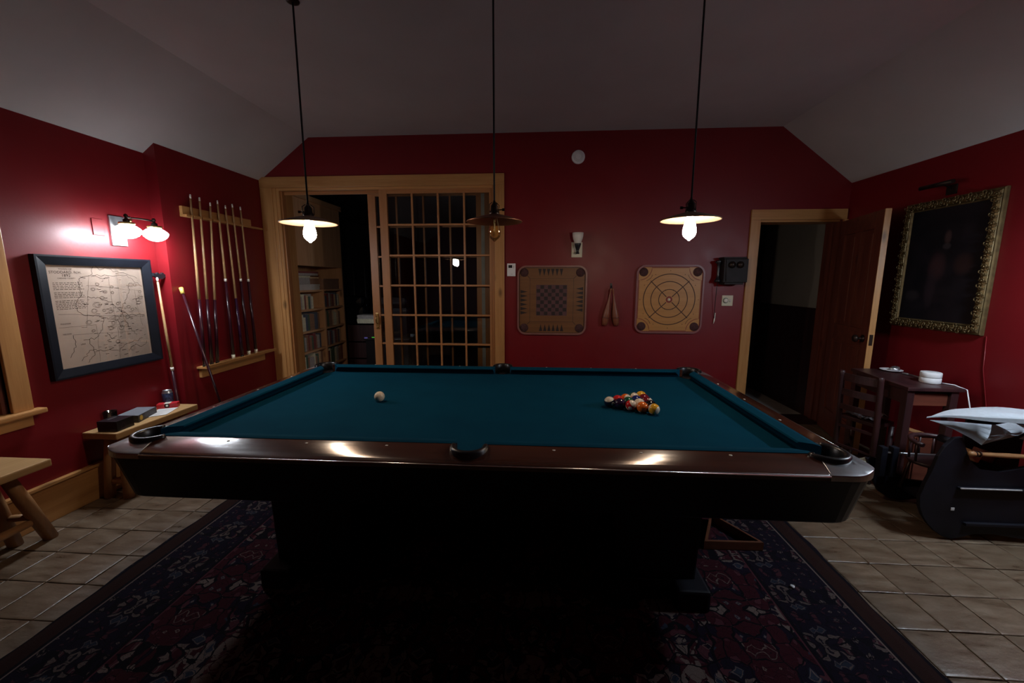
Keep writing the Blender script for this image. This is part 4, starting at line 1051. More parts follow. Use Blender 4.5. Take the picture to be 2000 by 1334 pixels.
# wooden box telephone
ph = thing('wall_telephone', 'dark antique box telephone with two bells beside the hall door', 'telephone', (2.06, YB, 1.49))
YP = YB-.115
M['phone'] = plain('phone_dark_wood', (.016, .012, .013), .62, var=.3, spec=.3)
part('case', 1.955, 2.17, YP, YB, 1.385, 1.60, M['phone'], ph, .006)
part('top_board', 1.945, 2.15, YP-.006, YB, 1.60, 1.616, M['phone'], ph, .004)
part('base_board', 1.965, 2.135, YP-.008, YB, 1.366, 1.385, M['phone'], ph, .004)
b_ = MB(); b_.rod([((1.978, YP-.003, 1.395), .0022), ((1.968, YP-.003, 1.595), .0022)], 6); obj('door_edge', b_, M['bronze'], ph)
for x in (2.022, 2.095):
    b_ = MB(); b_.lathe([(0, 0), (.031, 0), (.031, .006), (.024, .018), (.008, .024), (0, .025)], (0, 0, 0), 24, Matrix.Translation((x, YP-.006, 1.545)) @ Matrix.Rotation(PI/2, 4, 'X')); obj('bell', b_, M['bronze'], ph)
b_ = MB(); b_.rod([((1.955, YB-.06, 1.555), .006), ((1.915, YB-.06, 1.560), .006), ((1.895, YB-.06, 1.575), .005)], 8); obj('hook_switch', b_, M['black'], ph)
b_ = MB(); b_.lathe([(0, .09), (.022, .088), (.026, .078), (.016, .058), (.0125, .03), (.012, -.05), (.016, -.078), (.028, -.095), (.030, -.11), (0, -.112)], (1.928, YB-.06, 1.50), 20); obj('receiver', b_, M['black'], ph)
b_ = MB(); b_.rod([((1.928, YB-.06, 1.388), .0024), ((1.932, YB-.04, 1.25), .0024), ((1.938, YB-.02, 1.08), .0024), ((1.948, YB-.012, 1.02), .0024), ((1.96, YB-.01, 1.06), .0024)], 6); obj('receiver_cord', b_, M['cord'], ph)
b_ = MB(); b_.rod([((1.952, YB-.012, 1.095), .0045), ((1.946, YB-.012, 1.02), .0065), ((1.94, YB-.012, .99), .003)], 8); obj('cord_weight', b_, M['ivory'], ph)

r = thing('dimmer_switch', 'square cream switch plate with a round dimmer knob beside the hall door', 'switch', (2.058, YB, 1.21))
part('plate', 2.006, 2.108, YB-.007, YB, 1.162, 1.262, M['cream'], r, .003)
b_ = MB(); b_.lathe([(0, 0), (.021, 0), (.019, .014), (0, .015)], (0, 0, 0), 24, Matrix.Translation((2.040, YB-.007, 1.213)) @ Matrix.Rotation(PI/2, 4, 'X')); obj('dimmer_knob', b_, M['ivory'], r)
b_ = MB(); b_.lathe([(.021, 0), (.026, 0), (.026, .001), (.021, .001)], (0, 0, 0), 24, Matrix.Translation((2.040, YB-.0072, 1.213)) @ Matrix.Rotation(PI/2, 4, 'X')); obj('knob_ring', b_, BKM['green'], r)
for z in (1.220, 1.204): part('toggle', 2.076, 2.087, YB-.013, YB-.006, z-.006, z+.006, BKM['grey'], r, .001)

# ------------------------------------------------------------------ log benches on the left and what lies on them
def log_leg(x0, y0, z0, x1, y1, z1, rad, par, m, name='leg'):
    b_ = MB(); b_.rod([((x0, y0, z0), rad*.86), ((x0+(x1-x0)*.4, y0+(y1-y0)*.4, z0+(z1-z0)*.4), rad), ((x1, y1, z1), rad*.95)], 16); return obj(name, b_, m, par)
bn = thing('log_bench', 'small log legged bench under the framed map carrying boxes and a can', 'bench', (-2.48, .36, 0))
BT = .457
b_ = MB(); b_.box(-2.593, -2.362, .075, .68, BT-.042, BT, .007); obj('seat_plank', b_, M['bench_y'], bn)
for (x0, y0, x1, y1) in ((-2.51, .16, -2.525, .12), (-2.42, .16, -2.395, .125), (-2.51, .60, -2.525, .64), (-2.42, .60, -2.395, .64)):
    log_leg(x0, y0, BT-.042, x1, y1, .0, .030, bn, M['log_z'])
log_leg(-2.52, .135, .11, -2.395, .135, .11, .022, bn, M['log_x'], 'stretcher'); log_leg(-2.52, .62, .11, -2.395, .62, .11, .022, bn, M['log_x'], 'stretcher'); log_leg(-2.47, .145, .11, -2.47, .61, .11, .022, bn, M['log_y'], 'stretcher')
b2 = thing('log_bench', 'log legged pine bench at the left edge under the window', 'bench', (-2.44, -.75, 0))
B2 = .478
b_ = MB(); b_.box(-2.593, -2.288, -1.25, -.312, B2-.04, B2, .007); obj('seat_plank', b_, M['bench_y'], b2)
for (x0, y0, x1, y1) in ((-2.38, -.44, -2.415, -.285), (-2.50, -.44, -2.522, -.36), (-2.38, -1.12, -2.36, -1.22), (-2.50, -1.12, -2.522, -1.2)):
    log_leg(x0, y0, B2-.04, x1, y1, .0, .031, b2, M['log_z'])
log_leg(-2.40, -.37, .14, -2.375, -1.18, .14, .022, b2, M['log_y'], 'stretcher'); log_leg(-2.515, -.39, .17, -2.405, -.36, .17, .018, b2, M['log_x'], 'stretcher')

# black gift box
r = thing('gift_box', 'black glossy box with a faint tulip glass print on the bench end', 'box', (-2.45, .16, BT))
b_ = MB(); P4 = [(-2.505, .095), (-2.383, .105), (-2.395, .222), (-2.517, .212)]
b_.prism(P4, 2, BT, BT+.066, bev=.0015); obj('carton', b_, M['black'], r)
b_ = MB(); b_.poly([(-2.512, .15), (-2.50, .15), (-2.503, .208), (-2.513, .208)], lambda u, v: (u+.03, v-.015, BT+.0664)); flat('label_strip', b_, M['steel'], r)
FX = Vector((P4[1][0]-P4[0][0], P4[1][1]-P4[0][1])); FX.normalize()
def face(u, v, side=0):
    if side == 0: return (P4[0][0]+FX.x*u, P4[0][1]+FX.y*u-.0006, BT+v)
    return (P4[1][0]+.0008-.102*u/1.0, P4[1][1]+.99*u, BT+v)
GP = plain('dull_grey_print', (.12, .11, .12), .6)
b_ = MB()
for k in range(11): b_.poly([(.006+k*.0043, .052), (.0088+k*.0043, .052), (.0088+k*.0043, .056), (.006+k*.0043, .056)], lambda u, v: face(u, v))
for k in range(3): b_.ribbon([(.078+k*.0135, .006), (.087+k*.0135, .006), (.087+k*.0135, .014), (.078+k*.0135, .014)], .002, lambda u, v: face(u, v), closed=True)
flat('small_print', b_, GP, r)
b_ = MB(); b_.ribbon([(.040, .052), (.046, .052), (.047, .042), (.056, .028), (.058, .018), (.050, .010), (.036, .010), (.028, .018), (.030, .028), (.039, .042)], .0022, lambda u, v: face(u, v, 1), closed=True); flat('glass_emblem', b_, plain('dull_mauve_print', (.07, .03, .06), .6), r)
# patterned box with round yellow sticker
r = thing('patterned_box', 'flat box with grey striped top and a round yellow sticker', 'box', (-2.49, .36, BT))
P5 = [(-2.555, .255), (-2.412, .268), (-2.478, .462), (-2.600, .440)]
b_ = MB(); b_.prism(P5, 2, BT, BT+.048, bev=.001); obj('carton', b_, plain('speckled_black_card', (.035, .032, .035), .5, var=.9, nscale=220), r)
b_ = MB(); ex = Vector((P5[1][0]-P5[0][0], P5[1][1]-P5[0][1])); ey = Vector((P5[3][0]-P5[0][0], P5[3][1]-P5[0][1]))
for k in range(16):
    a, c = .02+k*.0605, .02+k*.0605+.036
    q = [(a, .03), (c, .03), (c, .97), (a, .97)]
    b_.poly([(P5[0][0]+ex.x*i+ey.x*j+ (P5[2][0]-P5[1][0]-ey.x)*i*j, P5[0][1]+ex.y*i+ey.y*j+(P5[2][1]-P5[1][1]-ey.y)*i*j) for i, j in q], lambda u, v: (u, v, BT+.0484))
flat('striped_print', b_, plain('pale_stripe_print', (.27, .29, .34), .6), r)
sv = Vector((P5[2][0]-P5[1][0], P5[2][1]-P5[1][1])).normalized()
b_ = MB(); b_.poly([(.030+.0175*math.cos(2*PI*k/22), .026+.0175*math.sin(2*PI*k/22)) for k in range(22)], lambda u, v: (P5[1][0]+sv.x*u+.0009, P5[1][1]+sv.y*u+.0004, BT+v)); st = flat('sticker', b_, plain('yellow_sticker', (.62, .45, .06), .5), r)
b_ = MB(); b_.ribbon([(.030+.0135*math.cos(2*PI*k/22), .026+.0135*math.sin(2*PI*k/22)) for k in range(22)], .0014, lambda u, v: (P5[1][0]+sv.x*u+.0014, P5[1][1]+sv.y*u+.0006, BT+v), closed=True); flat('sticker_ring', b_, M['print'], st)
# papers
r = thing('paper_sheets', 'loose white printed sheets lying on the bench by the red box', 'papers', (-2.46, .5, BT))
for k, (sh_, z, m) in enumerate((((-.008, .006), .0, plain('orange_flyer', (.42, .20, .13), .7)), ((0, 0), .0022, M['paper']))):
    b_ = MB(); b_.prism([(-2.448+sh_[0], .366+sh_[1]), (-2.370+sh_[0], .425+sh_[1]), (-2.432+sh_[0], .585+sh_[1]), (-2.535+sh_[0], .53+sh_[1])], 2, BT+z, BT+z+.002); q = obj('sheet', b_, m, r)
b_ = MB(); rr = random.Random(3)
for k in range(13):
    t = .08+k*.066; a = Vector((-2.448, .366)).lerp(Vector((-2.535, .53)), t); c = Vector((-2.370, .425)).lerp(Vector((-2.432, .585)), t)
    b_.ribbon([tuple(a.lerp(c, .12)), tuple(a.lerp(c, rr.uniform(.5, .88)))], .003, lambda u, v: (u, v, BT+.0046))
flat('printed_lines', b_, BKM['grey'], r)
# red box
r = thing('red_box', 'small red box with a black and white round mark in front of the can', 'box', (-2.53, .57, BT))
MR = Matrix.Translation((-2.512, .588, BT)) @ Matrix.Rotation(.50, 4, 'Z')
b_ = MB(); b_.box(-.062, .062, -.028, .028, 0, .036, .002, MR); obj('carton', b_, M['maroon_red'], r)
b_ = MB(); b_.box(-.0615, .0615, -.0285, .0285, .0225, .0232, 0, MR); obj('lid_seam', b_, M['black'], r)
for q, h, m in ((.0155, .0012, M['black']), (.0075, .0016, M['ivory'])):
    b_ = MB(); b_.lathe([(0, 0), (q, 0), (q, h), (0, h)], (0, 0, 0), 20, MR @ Matrix.Translation((0, -.0283, .020)) @ Matrix.Rotation(PI/2, 4, 'X')); obj('round_mark', b_, m, r)
b_ = MB(); b_.box(-.019, .019, -.0288, .02, .0362, .0375, .0005, MR); obj('label_flap', b_, M['ivory'], r)
# drinks can
r = thing('drinks_can', 'blue and silver drinks can at the back of the bench', 'can', (-2.545, .625, BT))
b_ = MB(); b_.lathe([(0, .002), (.024, .002), (.026, 0), (.033, .008), (.033, .103), (.027, .117), (.0265, .121), (.0275, .122), (.0255, .1225), (.0245, .117), (0, .116)], (-2.545, .625, BT), 30); obj('body', b_, M['steel'], r)
b_ = MB(); b_.lathe([(.0333, .030), (.0336, .032), (.0336, .100), (.0333, .102)], (-2.545, .625, BT), 30); obj('printed_sleeve', b_, plain('navy_can_print', (.035, .045, .10), .3, var=.9, nscale=60), r)
b_ = MB(); b_.box(-2.556, -2.536, .615, .632, BT+.1165, BT+.1185, .002); obj('pull_tab', b_, M['steel'], r)
# tumbler
r = thing('tumbler', 'clear glass tumbler at the back of the bench behind the black box', 'glass', (-2.565, .235, BT))
b_ = MB(); b_.lathe([(0, 0), (.028, 0), (.030, .004), (.036, .090), (.0335, .090), (.028, .010), (0, .009)], (-2.563, .228, BT), 30); obj('bowl', b_, M['tumbler'], r)
b_ = MB(); b_.lathe([(.0338, .0885), (.0362, .0885), (.0362, .0905), (.0338, .0905)], (-2.563, .228, BT), 30); obj('rim', b_, M['tumbler'], r)

# ------------------------------------------------------------------ gilt framed painting, its light and cord
pa = thing('painting', 'dark oil portrait in an ornate gilt frame on the right wall', 'painting', (XR, .89, 1.5))
def tiltx(z): return .012+.018*(z-1.05)/.93
PY0, PY1, PZ0, PZ1, GW = .562, 1.218, 1.060, 1.965, .066
def frame_bar2(pts, par):
    (oa, ob, ib, ia) = pts
    bb = MB(); x0, xo, xm, xi = XR-.002, XR-.022, XR-.038, XR-.020
    def mid(p, q, t): return (p[0]+(q[0]-p[0])*t, p[1]+(q[1]-p[1])*t)
    prof = [(x0, 0), (xo, 0), (xo-.006, .10), (xo-.002, .20), (xm+.008, .24), (xm, .45), (xm+.004, .70), (xm+.014, .78), (xm+.006, .84), (xi, 1.0), (x0, 1.0)]
    A = [bb.bm.verts.new((x, *mid(oa, ia, t))) for x, t in prof]; B = [bb.bm.verts.new((x, *mid(ob, ib, t))) for x, t in prof]
    n = len(prof)
    for k in range(n):
        j = (k+1) % n; bb.bm.faces.new((A[k], A[j], B[j], B[k]))
    return obj('frame_side', bb, M['gold'], par)
O = [(PY0, PZ0), (PY1, PZ0), (PY1, PZ1), (PY0, PZ1)]; I = [(PY0+GW, PZ0+GW), (PY1-GW, PZ0+GW), (PY1-GW, PZ1-GW), (PY0+GW, PZ1-GW)]
bars = [frame_bar2([O[k], O[(k+1) % 4], I[(k+1) % 4], I[k]], pa) for k in range(4)]
# scroll ornaments: one carved S-leaf mesh shared by all
om = bmesh.new(); tmp = MB(); tmp.bm.free(); tmp.bm = om
tmp.rod([((-.004, .018*math.cos(t)*(1-t/7), .018*math.sin(t)*(1-t/7)), .0042-.0004*t) for t in [.5*k for k in range(12)]], 6)
tmp.rod([((-.003, -.019+.010*math.cos(t), -.012+.010*math.sin(t)), .0036) for t in [.6*k for k in range(8)]], 6)
sphere(tmp, .0052, (-.006, .002, .001), 8, 6)
tmp.rod([((-.002, .021, -.016), .0022), ((-.005, .012, -.019), .0042), ((-.002, .0, -.022), .0022)], 6)
sm = bpy.data.meshes.new('scroll_ornament'); om.to_mesh(sm); om.free(); sm.materials.append(M['gold'])
def orn(y, z, a, par):
    o = bpy.data.objects.new('scroll_ornament', sm); COL.objects.link(o); o.parent = par
    o.location = Vector((XR-.037, y, z))-root_off(par); o.rotation_euler = (a, 0, 0)
k = 0; c = GW*.47
for i in range(20):
    z = PZ0+.04+i*(PZ1-PZ0-.08)/19
    orn(PY0+c, z, 0 if i % 2 else PI, bars[3]); orn(PY1-c, z, PI if i % 2 else 0, bars[1])
for i in range(13):
    y = PY0+.075+i*(PY1-PY0-.15)/12
    orn(y, PZ0+c, PI/2 if i % 2 else -PI/2, bars[0]); orn(y, PZ1-c, -PI/2 if i % 2 else PI/2, bars[2])
def _paint():
    t = NT('dark_oil_portrait'); v = t.coord('Generated'); s = t.n('ShaderNodeSeparateXYZ'); t.l(v, s.inputs[0])
    yy_, zz_ = s.outputs[1], s.outputs[2]; nz = t.noise(t.coord(), 9, 4)
    c = t.ramp(nz, [(.3, (.003, .003, .006)), (.7, (.010, .008, .012))])
    def blob(y, z, ry, rz, col, cc, k=.9):
        a = t.math('POWER', t.math('DIVIDE', t.math('SUBTRACT', yy_, y), ry), 2.0); b_ = t.math('POWER', t.math('DIVIDE', t.math('SUBTRACT', zz_, z), rz), 2.0)
        m = t.maprange(t.math('ADD', t.math('ADD', a, b_), t.math('MULTIPLY', nz, .6)), .5, 1.4, k, 0)
        return t.mix(m, cc, col)
    c = blob(.46, .74, .05, .065, (.055, .030, .030), c)
    c = blob(.46, .66, .06, .03, (.05, .04, .045), c, .6)
    c = blob(.55, .48, .13, .14, (.040, .018, .022), c)
    c = blob(.60, .28, .08, .18, (.022, .014, .02), c)
    c = blob(.22, .50, .13, .10, (.026, .012, .012), c)
    c = blob(.84, .22, .12, .06, (.022, .018, .022), c)
    t.bsdf(c, .5, 0, .3, t.bump(t.noise(t.coord(), 160, 2), .1, .002)); return t.m
part('canvas', XR-.022, XR-.014, PY0+GW-.004, PY1-GW+.004, PZ0+GW-.004, PZ1-GW+.004, _paint(), pa, 0)
r = thing('picture_light', 'small unlit picture light above the gilt frame', 'picture light', (XR, .92, 2.03))
b_ = MB(); b_.rod([((XR-.11, .80, 2.048), .014), ((XR-.11, 1.03, 2.048), .014)], 12); obj('lamp_tube', b_, M['bronze'], r)
b_ = MB(); b_.rod([((XR, .915, 2.02), .006), ((XR-.06, .915, 2.05), .006), ((XR-.11, .915, 2.05), .006)], 8); obj('arm', b_, M['bronze'], r)
part('mount', XR-.01, XR, .88, .95, 1.985, 2.05, M['bronze'], r, .002)
b_ = MB(); b_.rod([((XR-.004, .545, 1.06), .003), ((XR-.004, .53, .85), .003), ((XR-.004, .47, .60), .003), ((XR-.004, .46, .25), .003)], 6); tag(obj('lamp_cable', b_, M['red']), 'thin red painted cable running down the wall below the gilt frame', 'cable')

# ------------------------------------------------------------------ small desk by the right wall and what stands on it
DZ = .735
dk = thing('small_desk', 'small dark wooden desk under the gilt painting', 'desk', (2.78, .78, 0))
b_ = MB(); b_.prism([(2.595, .488), (2.925, .478), (2.972, 1.06), (2.672, 1.062)], 2, DZ-.024, DZ, bev=.005); obj('desk_top', b_, M['dark_y'], dk)
LG = ((2.632, .525), (2.885, .515), (2.930, 1.03), (2.70, 1.03))
for x, y in LG:
    b_ = MB(); b_.box(x-.022, x+.022, y-.022, y+.022, 0, DZ-.024, .004); obj('leg', b_, M['dark_z'], dk)
part('apron_front', 2.650, 2.87, .515, .535, DZ-.125, DZ-.045, M['leaf_x'], dk); part('apron_back', 2.70, 2.93, 1.02, 1.035, DZ-.12, DZ-.024, M['dark_x'], dk)
b_ = MB(); b_.prism([(2.622, .54), (2.640, .54), (2.70, 1.02), (2.684, 1.02)], 2, DZ-.12, DZ-.024); obj('apron_side', b_, M['dark_y'], dk)
b_ = MB(); b_.prism([(2.875, .53), (2.893, .53), (2.94, 1.02), (2.922, 1.02)], 2, DZ-.12, DZ-.024); obj('apron_side', b_, M['dark_y'], dk)
r = thing('wireless_puck', 'white two tier round router on the near end of the desk', 'router', (2.851, .628, DZ))
b_ = MB(); b_.lathe([(0, 0), (.050, 0), (.053, .004), (.053, .033), (.050, .036), (0, .036)], (2.851, .632, DZ), 36); obj('lower_shell', b_, M['white'], r)
b_ = MB(); b_.lathe([(0, .038), (.051, .038), (.053, .041), (.053, .068), (.050, .072), (0, .073)], (2.851, .632, DZ), 36); obj('upper_shell', b_, M['white'], r)
b_ = MB(); b_.lathe([(0, .036), (.048, .036), (.048, .038), (0, .038)], (2.851, .632, DZ), 30); obj('seam', b_, BKM['grey'], r)
b_ = MB(); b_.rod([((2.898, .60, DZ+.005), .0035), ((2.925, .55, DZ+.006), .0035), ((2.945, .49, DZ-.01), .0035), ((2.945, .455, DZ-.12), .0035), ((2.93, .44, DZ-.24), .0035), ((2.90, .43, DZ-.36), .0035), ((2.885, .43, DZ-.47), .0035), ((2.90, .44, DZ-.55), .0035)], 8); obj('power_cable', b_, M['white'], r)
r = thing('dish', 'white oval dish with crumpled foil at the far end of the desk', 'dish', (2.885, .975, DZ))
b_ = MB(); b_.lathe([(0, .002), (.040, 0), (.048, .004), (.066, .011), (.068, .013), (.064, .014), (.046, .008), (0, .006)], (2.890, .975, DZ), 32); obj('plate', b_, M['white'], r)
b_ = MB(); rr = random.Random(9)
sphere(b_, .030, (0, 0, 0), 14, 8)
for v in b_.bm.verts: v.co = Vector((2.905+v.co.x*1.2*rr.uniform(.75, 1.1), .965+v.co.y*rr.uniform(.75, 1.1), DZ+.008+max(0, v.co.z*.8+.008)*rr.uniform(.7, 1.2)))
obj('foil', b_, M['steel'], r)
r = thing('spoon', 'metal spoon lying on the desk between dish and router', 'spoon', (2.90, .80, DZ))
b_ = MB(); b_.rod([((2.898, .84, DZ+.007), .0035), ((2.885, .76, DZ+.008), .004), ((2.873, .695, DZ+.006), .005)], 8); obj('handle', b_, M['steel'], r)
b_ = MB(); sphere(b_, 1, (0, 0, 0), 14, 8)
for v in b_.bm.verts: v.co = Vector((2.90+v.co.x*.016, .867+v.co.y*.026, DZ+.007+v.co.z*.006))
obj('bowl', b_, M['steel'], r)

# ladder-back chair at the desk
ch = thing('ladder_back_chair', 'dark ladder-back chair pushed up to the left side of the desk', 'chair', (2.55, .78, 0))
FARP, NEARP = Vector((2.475, .865)), Vector((2.565, .645)); CT = .762
sd_ = Vector((.16, .065)); 
for p, nm in ((FARP, 'f'), (NEARP, 'n')):
    b_ = MB(); b_.rod([((p.x, p.y, 0), .016), ((p.x+.006, p.y, .42), .018), ((p.x-.008, p.y, CT-.03), .017), ((p.x-.010, p.y, CT-.008), .018), ((p.x-.010, p.y, CT), .012)], 12); obj('back_post', b_, M['dark_z'], ch)
    q = p+sd_*1.0; b_ = MB(); b_.rod([((q.x, q.y, 0), .013), ((q.x, q.y, .40), .016)], 10); obj('front_leg', b_, M['dark_z'], ch)
for z0, z1 in ((.690, .745), (.585, .632), (.480, .520), (.345, .365), (.20, .215)):
    b_ = MB(); n = 8; a, b2_ = FARP, NEARP; pts = []
    nrm = Vector((b2_.y-a.y, a.x-b2_.x)).normalized()
    for k in range(n+1):
        t = k/n; bow = -.018*math.sin(PI*t) if z0 > .4 else 0
        pts.append(a.lerp(b2_, t)-nrm*bow)
    lo = [(p.x, p.y) for p in pts]; hi = [((p+nrm*.010).x, (p+nrm*.010).y) for p in reversed(pts)]
    b_.prism(lo+hi, 2, z0, z1); obj('back_rail' if z0 > .4 else 'stretcher', b_, M['dark_y'], ch)
b_ = MB(); b_.prism([tuple(FARP+Vector((.005, .012))), tuple(NEARP+Vector((.005, -.012))), tuple(NEARP+sd_*1.1), tuple(FARP+sd_*1.1)], 2, .405, .43, bev=.004); obj('seat', b_, M['dark_y'], ch)
for p in (FARP, NEARP):
    q = p+sd_; b_ = MB(); b_.rod([((p.x, p.y, .17), .009), ((q.x, q.y, .17), .009)], 8); obj('stretcher', b_, M['dark_x'], ch)
b_ = MB(); rr = random.Random(5); n = 12; g = []
for j in range(5):
    row = []
    for i in range(n+1):
        t = i/n; p = (FARP+Vector((.03, -.02))).lerp(NEARP+Vector((.03, .03)), t)
        row.append(b_.bm.verts.new((p.x+.03*j+rr.uniform(-.004, .004), p.y+.012*j, .433+.055*math.sin(PI*(j+.4)/5)*(.75+.25*math.sin(t*9))+rr.uniform(-.008, .008))))
    g.append(row)
for j in range(4):
    for i in range(n): f = b_.bm.faces.new((g[j][i], g[j][i+1], g[j+1][i+1], g[j+1][i]))
tag(obj('crumpled_bag', b_, plain('grey_plastic_film', (.22, .21, .24), .3, var=.3, nscale=30)), 'crumpled grey plastic bag on the seat of the ladder-back chair', 'bag')

# ------------------------------------------------------------------ dark rocking sleigh with a cloth, doll chair and odds and ends
rs = thing('rocking_sleigh', 'black painted childs rocker with two curved side panels by the right wall', 'rocker', (2.75, .25, 0))
near = [(2.446, .585), (2.428, .56), (2.406, .535), (2.382, .48), (2.363, .40), (2.338, .32), (2.322, .25), (2.330, .19), (2.352, .14), (2.385, .095), (2.425, .052), (2.47, .022), (2.515, .008), (2.56, .020), (2.62, .045), (2.72, .050), (2.90, .020), (2.95, .030), (2.95, .42), (2.85, .44), (2.70, .40), (2.60, .41), (2.54, .46), (2.505, .54), (2.485, .59)]
b_ = MB(); b_.prism(near, 1, .022, .042, bev=.003); obj('side_panel', b_, M['navy'], rs)
far = [(2.352, .285), (2.372, .235), (2.400, .150), (2.45, .065), (2.52, .018), (2.59, .006), (2.66, .020), (2.80, .030), (2.95, .030), (2.95, .15), (2.76, .135), (2.62, .145), (2.545, .185), (2.475, .245), (2.42, .285), (2.38, .297)]
b_ = MB(); b_.prism(far, 1, .418, .438, bev=.003); obj('side_panel', b_, M['navy'], rs)
for x0, x1, z, y1 in ((2.50, 2.93, .30, .12), (2.56, 2.90, .098, .42)):
    b_ = MB(); b_.box(x0, x1, .004, y1, z, z+.016, .003); obj('shelf_board', b_, M['navy'], rs)
b_ = MB(); b_.box(2.50, 2.80, .0, .006, .312, .317); obj('bright_edge', b_, BKM['grey'], rs)
for x in (2.405, 2.470):
    b_ = MB(); b_.box(x-.018, x+.018, .36, .40, .19, .385, .006); obj('post', b_, M['navy'], rs)
b_ = MB(); b_.rod([((2.42, .38, .345), .007), ((2.75, .38, .335), .007)], 8); obj('rod', b_, M['steel'], rs)
b_ = MB(); b_.box(2.488, 2.505, .0195, .0225, .178, .193); obj('sticker', b_, M['paper'], rs)
b_ = MB(); b_.rod([((2.47, .04, .55), .02), ((2.47, .12, .55), .02)], 12); obj('cross_bar', b_, M['navy'], rs)
b_ = MB(); b_.box(2.64, 2.95, .165, .178, .12, .665, .004); obj('back_board', b_, M['navy'], rs)
tp = thing('turned_pole', 'long turned wooden pole resting across the black rocker under the cloth', 'pole', (2.7, .02, .5))
b_ = MB(); b_.rod([((2.515, .012, .507), .004), ((2.522, .012, .507), .012), ((2.540, .012, .506), .015), ((2.556, .012, .506), .008), ((2.60, .012, .504), .011), ((2.70, .012, .501), .013), ((2.80, .012, .498), .012), ((2.96, .012, .492), .011)], 12); obj('pole', b_, M['log_x'], tp)
for k in range(2):
    b_ = MB(); b_.rod([((2.545+k*.02, .012, .506), .0155), ((2.550+k*.02, .012, .506), .0155)], 12); obj('turned_ring', b_, M['dark_x'], tp)
# folded cloth
b_ = MB(); n, m_ = 22, 10; g = []; rr = random.Random(2)
def ctop(u, v):
    x = 2.335+.70*u; wdt = min(1, u*2.0)
    y = .07+(-.5+v)*.20*wdt+.015*math.sin(u*5)-.05*u
    z = .668+.062*math.sin(PI*min(1, u*.78+.04))**.8-.08*max(0, (.16-v))*wdt-.03*max(0, v-.7)*wdt
    return x, y, z+.004*math.sin(u*14+v*5)
for j in range(m_+1):
    g.append([b_.bm.verts.new(ctop(i/n, j/m_)) for i in range(n+1)])
lo = []
for j in range(m_+1):
    row = []
    for i in range(n+1):
        x, y, z = ctop(i/n, j/m_); th = .003+.030*min(1, i/n*2.6)*(1-abs(j/m_-.5)*.7); row.append(b_.bm.verts.new((x, y, z-th)))
    lo.append(row)
for j in range(m_):
    for i in range(n):
        for G in (g, lo):
            f = b_.bm.faces.new((G[j][i], G[j][i+1], G[j+1][i+1], G[j+1][i])); f.smooth = True
for j in (0, m_):
    for i in range(n): b_.bm.faces.new((g[j][i], g[j][i+1], lo[j][i+1], lo[j][i]))
for i in (0, n):
    for j in range(m_): b_.bm.faces.new((g[j][i], g[j+1][i], lo[j+1][i], lo[j][i]))
cl = thing('folded_cloth', 'grey blue folded cloth draped over the top of the black rocker', 'cloth', (2.6, .05, .66))
obj('fold', b_, M['grey_cloth'], cl)
def sheet(name, P, Q, th=.006, sag=.012):
    """hanging piece between the 3-D edges P and Q"""
    bb = MB(); G = []; nn = 8
    for j in range(nn+1):
        t = j/nn; row = []
        for a, c in zip(P, Q):
            p = Vector(a).lerp(Vector(c), t); p.y -= sag*math.sin(PI*t); row.append(bb.bm.verts.new(p))
        G.append(row)
    for j in range(nn):
        for i in range(len(P)-1):
            f = bb.bm.faces.new((G[j][i], G[j][i+1], G[j+1][i+1], G[j+1][i])); f.smooth = True
    bmesh.ops.solidify(bb.bm, geom=bb.bm.faces[:], thickness=th)
    return obj(name, bb, M['grey_cloth'], cl)
sheet('hanging_flap', [(2.345, .065, .668), (2.42, .03, .675), (2.50, -.01, .680), (2.555, -.03, .682)], [(2.36, .06, .664), (2.44, .035, .632), (2.515, .01, .59), (2.558, .0, .560)])
sheet('hanging_flap', [(2.555, -.03, .682), (2.64, -.04, .69), (2.73, -.05, .69)], [(2.558, .0, .560), (2.615, .01, .575), (2.70, .01, .60)])
sheet('turned_corner', [(2.525, -.075, .698), (2.57, -.085, .714), (2.61, -.08, .708)], [(2.60, -.07, .648), (2.635, -.075, .642), (2.655, -.07, .657)], .006, .03)
sheet('hanging_flap', [(2.72, -.05, .69), (2.85, -.06, .69), (2.99, -.06, .66)], [(2.73, .0, .60), (2.84, .0, .575), (2.98, .0, .55)])
# blocks tucked under the cloth
for k, (x, y, z, a, m, lab) in enumerate(((2.635, .12, .457, .35, M['log_x'], 'orange brown wooden block beside the turned pole'), (2.715, .13, .452, .30, M['leaf_x'], 'red brown wooden block, second beside the turned pole'), (2.795, .13, .425, .42, M['dark_x'], 'dark wooden block, third beside the turned pole'))):
    b_ = MB(); b_.box(-.034, .034, -.03, .03, -.028, .028, .004, Matrix.Translation((x, y, z)) @ Matrix.Rotation(a, 4, 'Y')); tag(obj('wood_block', b_, m), lab, 'block', 'wooden blocks on the black rocker')
# doll size captain's chair
dc = thing('doll_chair', 'small dark spindle back captains chair under the desk front', 'toy chair', (2.66, .40, 0))
ARC = [(2.64+.125*math.cos(a), .30+.11*math.sin(a)) for a in [PI*(-.12+1.24*k/14) for k in range(15)]]
b_ = MB(); b_.rod([((x, y, .445+.012*math.sin(PI*k/14)), .013) for k, (x, y) in enumerate(ARC)], 10); obj('arm_rail', b_, M['dark_x'], dc)
for k in (1, 3, 5, 7, 9, 11, 13):
    x, y = ARC[k]; b_ = MB(); b_.rod([((x, y, .445), .006), ((x*.96+2.64*.04, y*.96+.30*.04, .334), .006)], 8); obj('spindle', b_, M['dark_z'], dc)
b_ = MB(); b_.lathe([(0, 0), (.118, 0), (.125, .006), (.125, .016), (.118, .022), (0, .022)], (2.64, .31, .314), 28, scale=(1, .88, 1)); obj('seat', b_, M['dark_x'], dc)
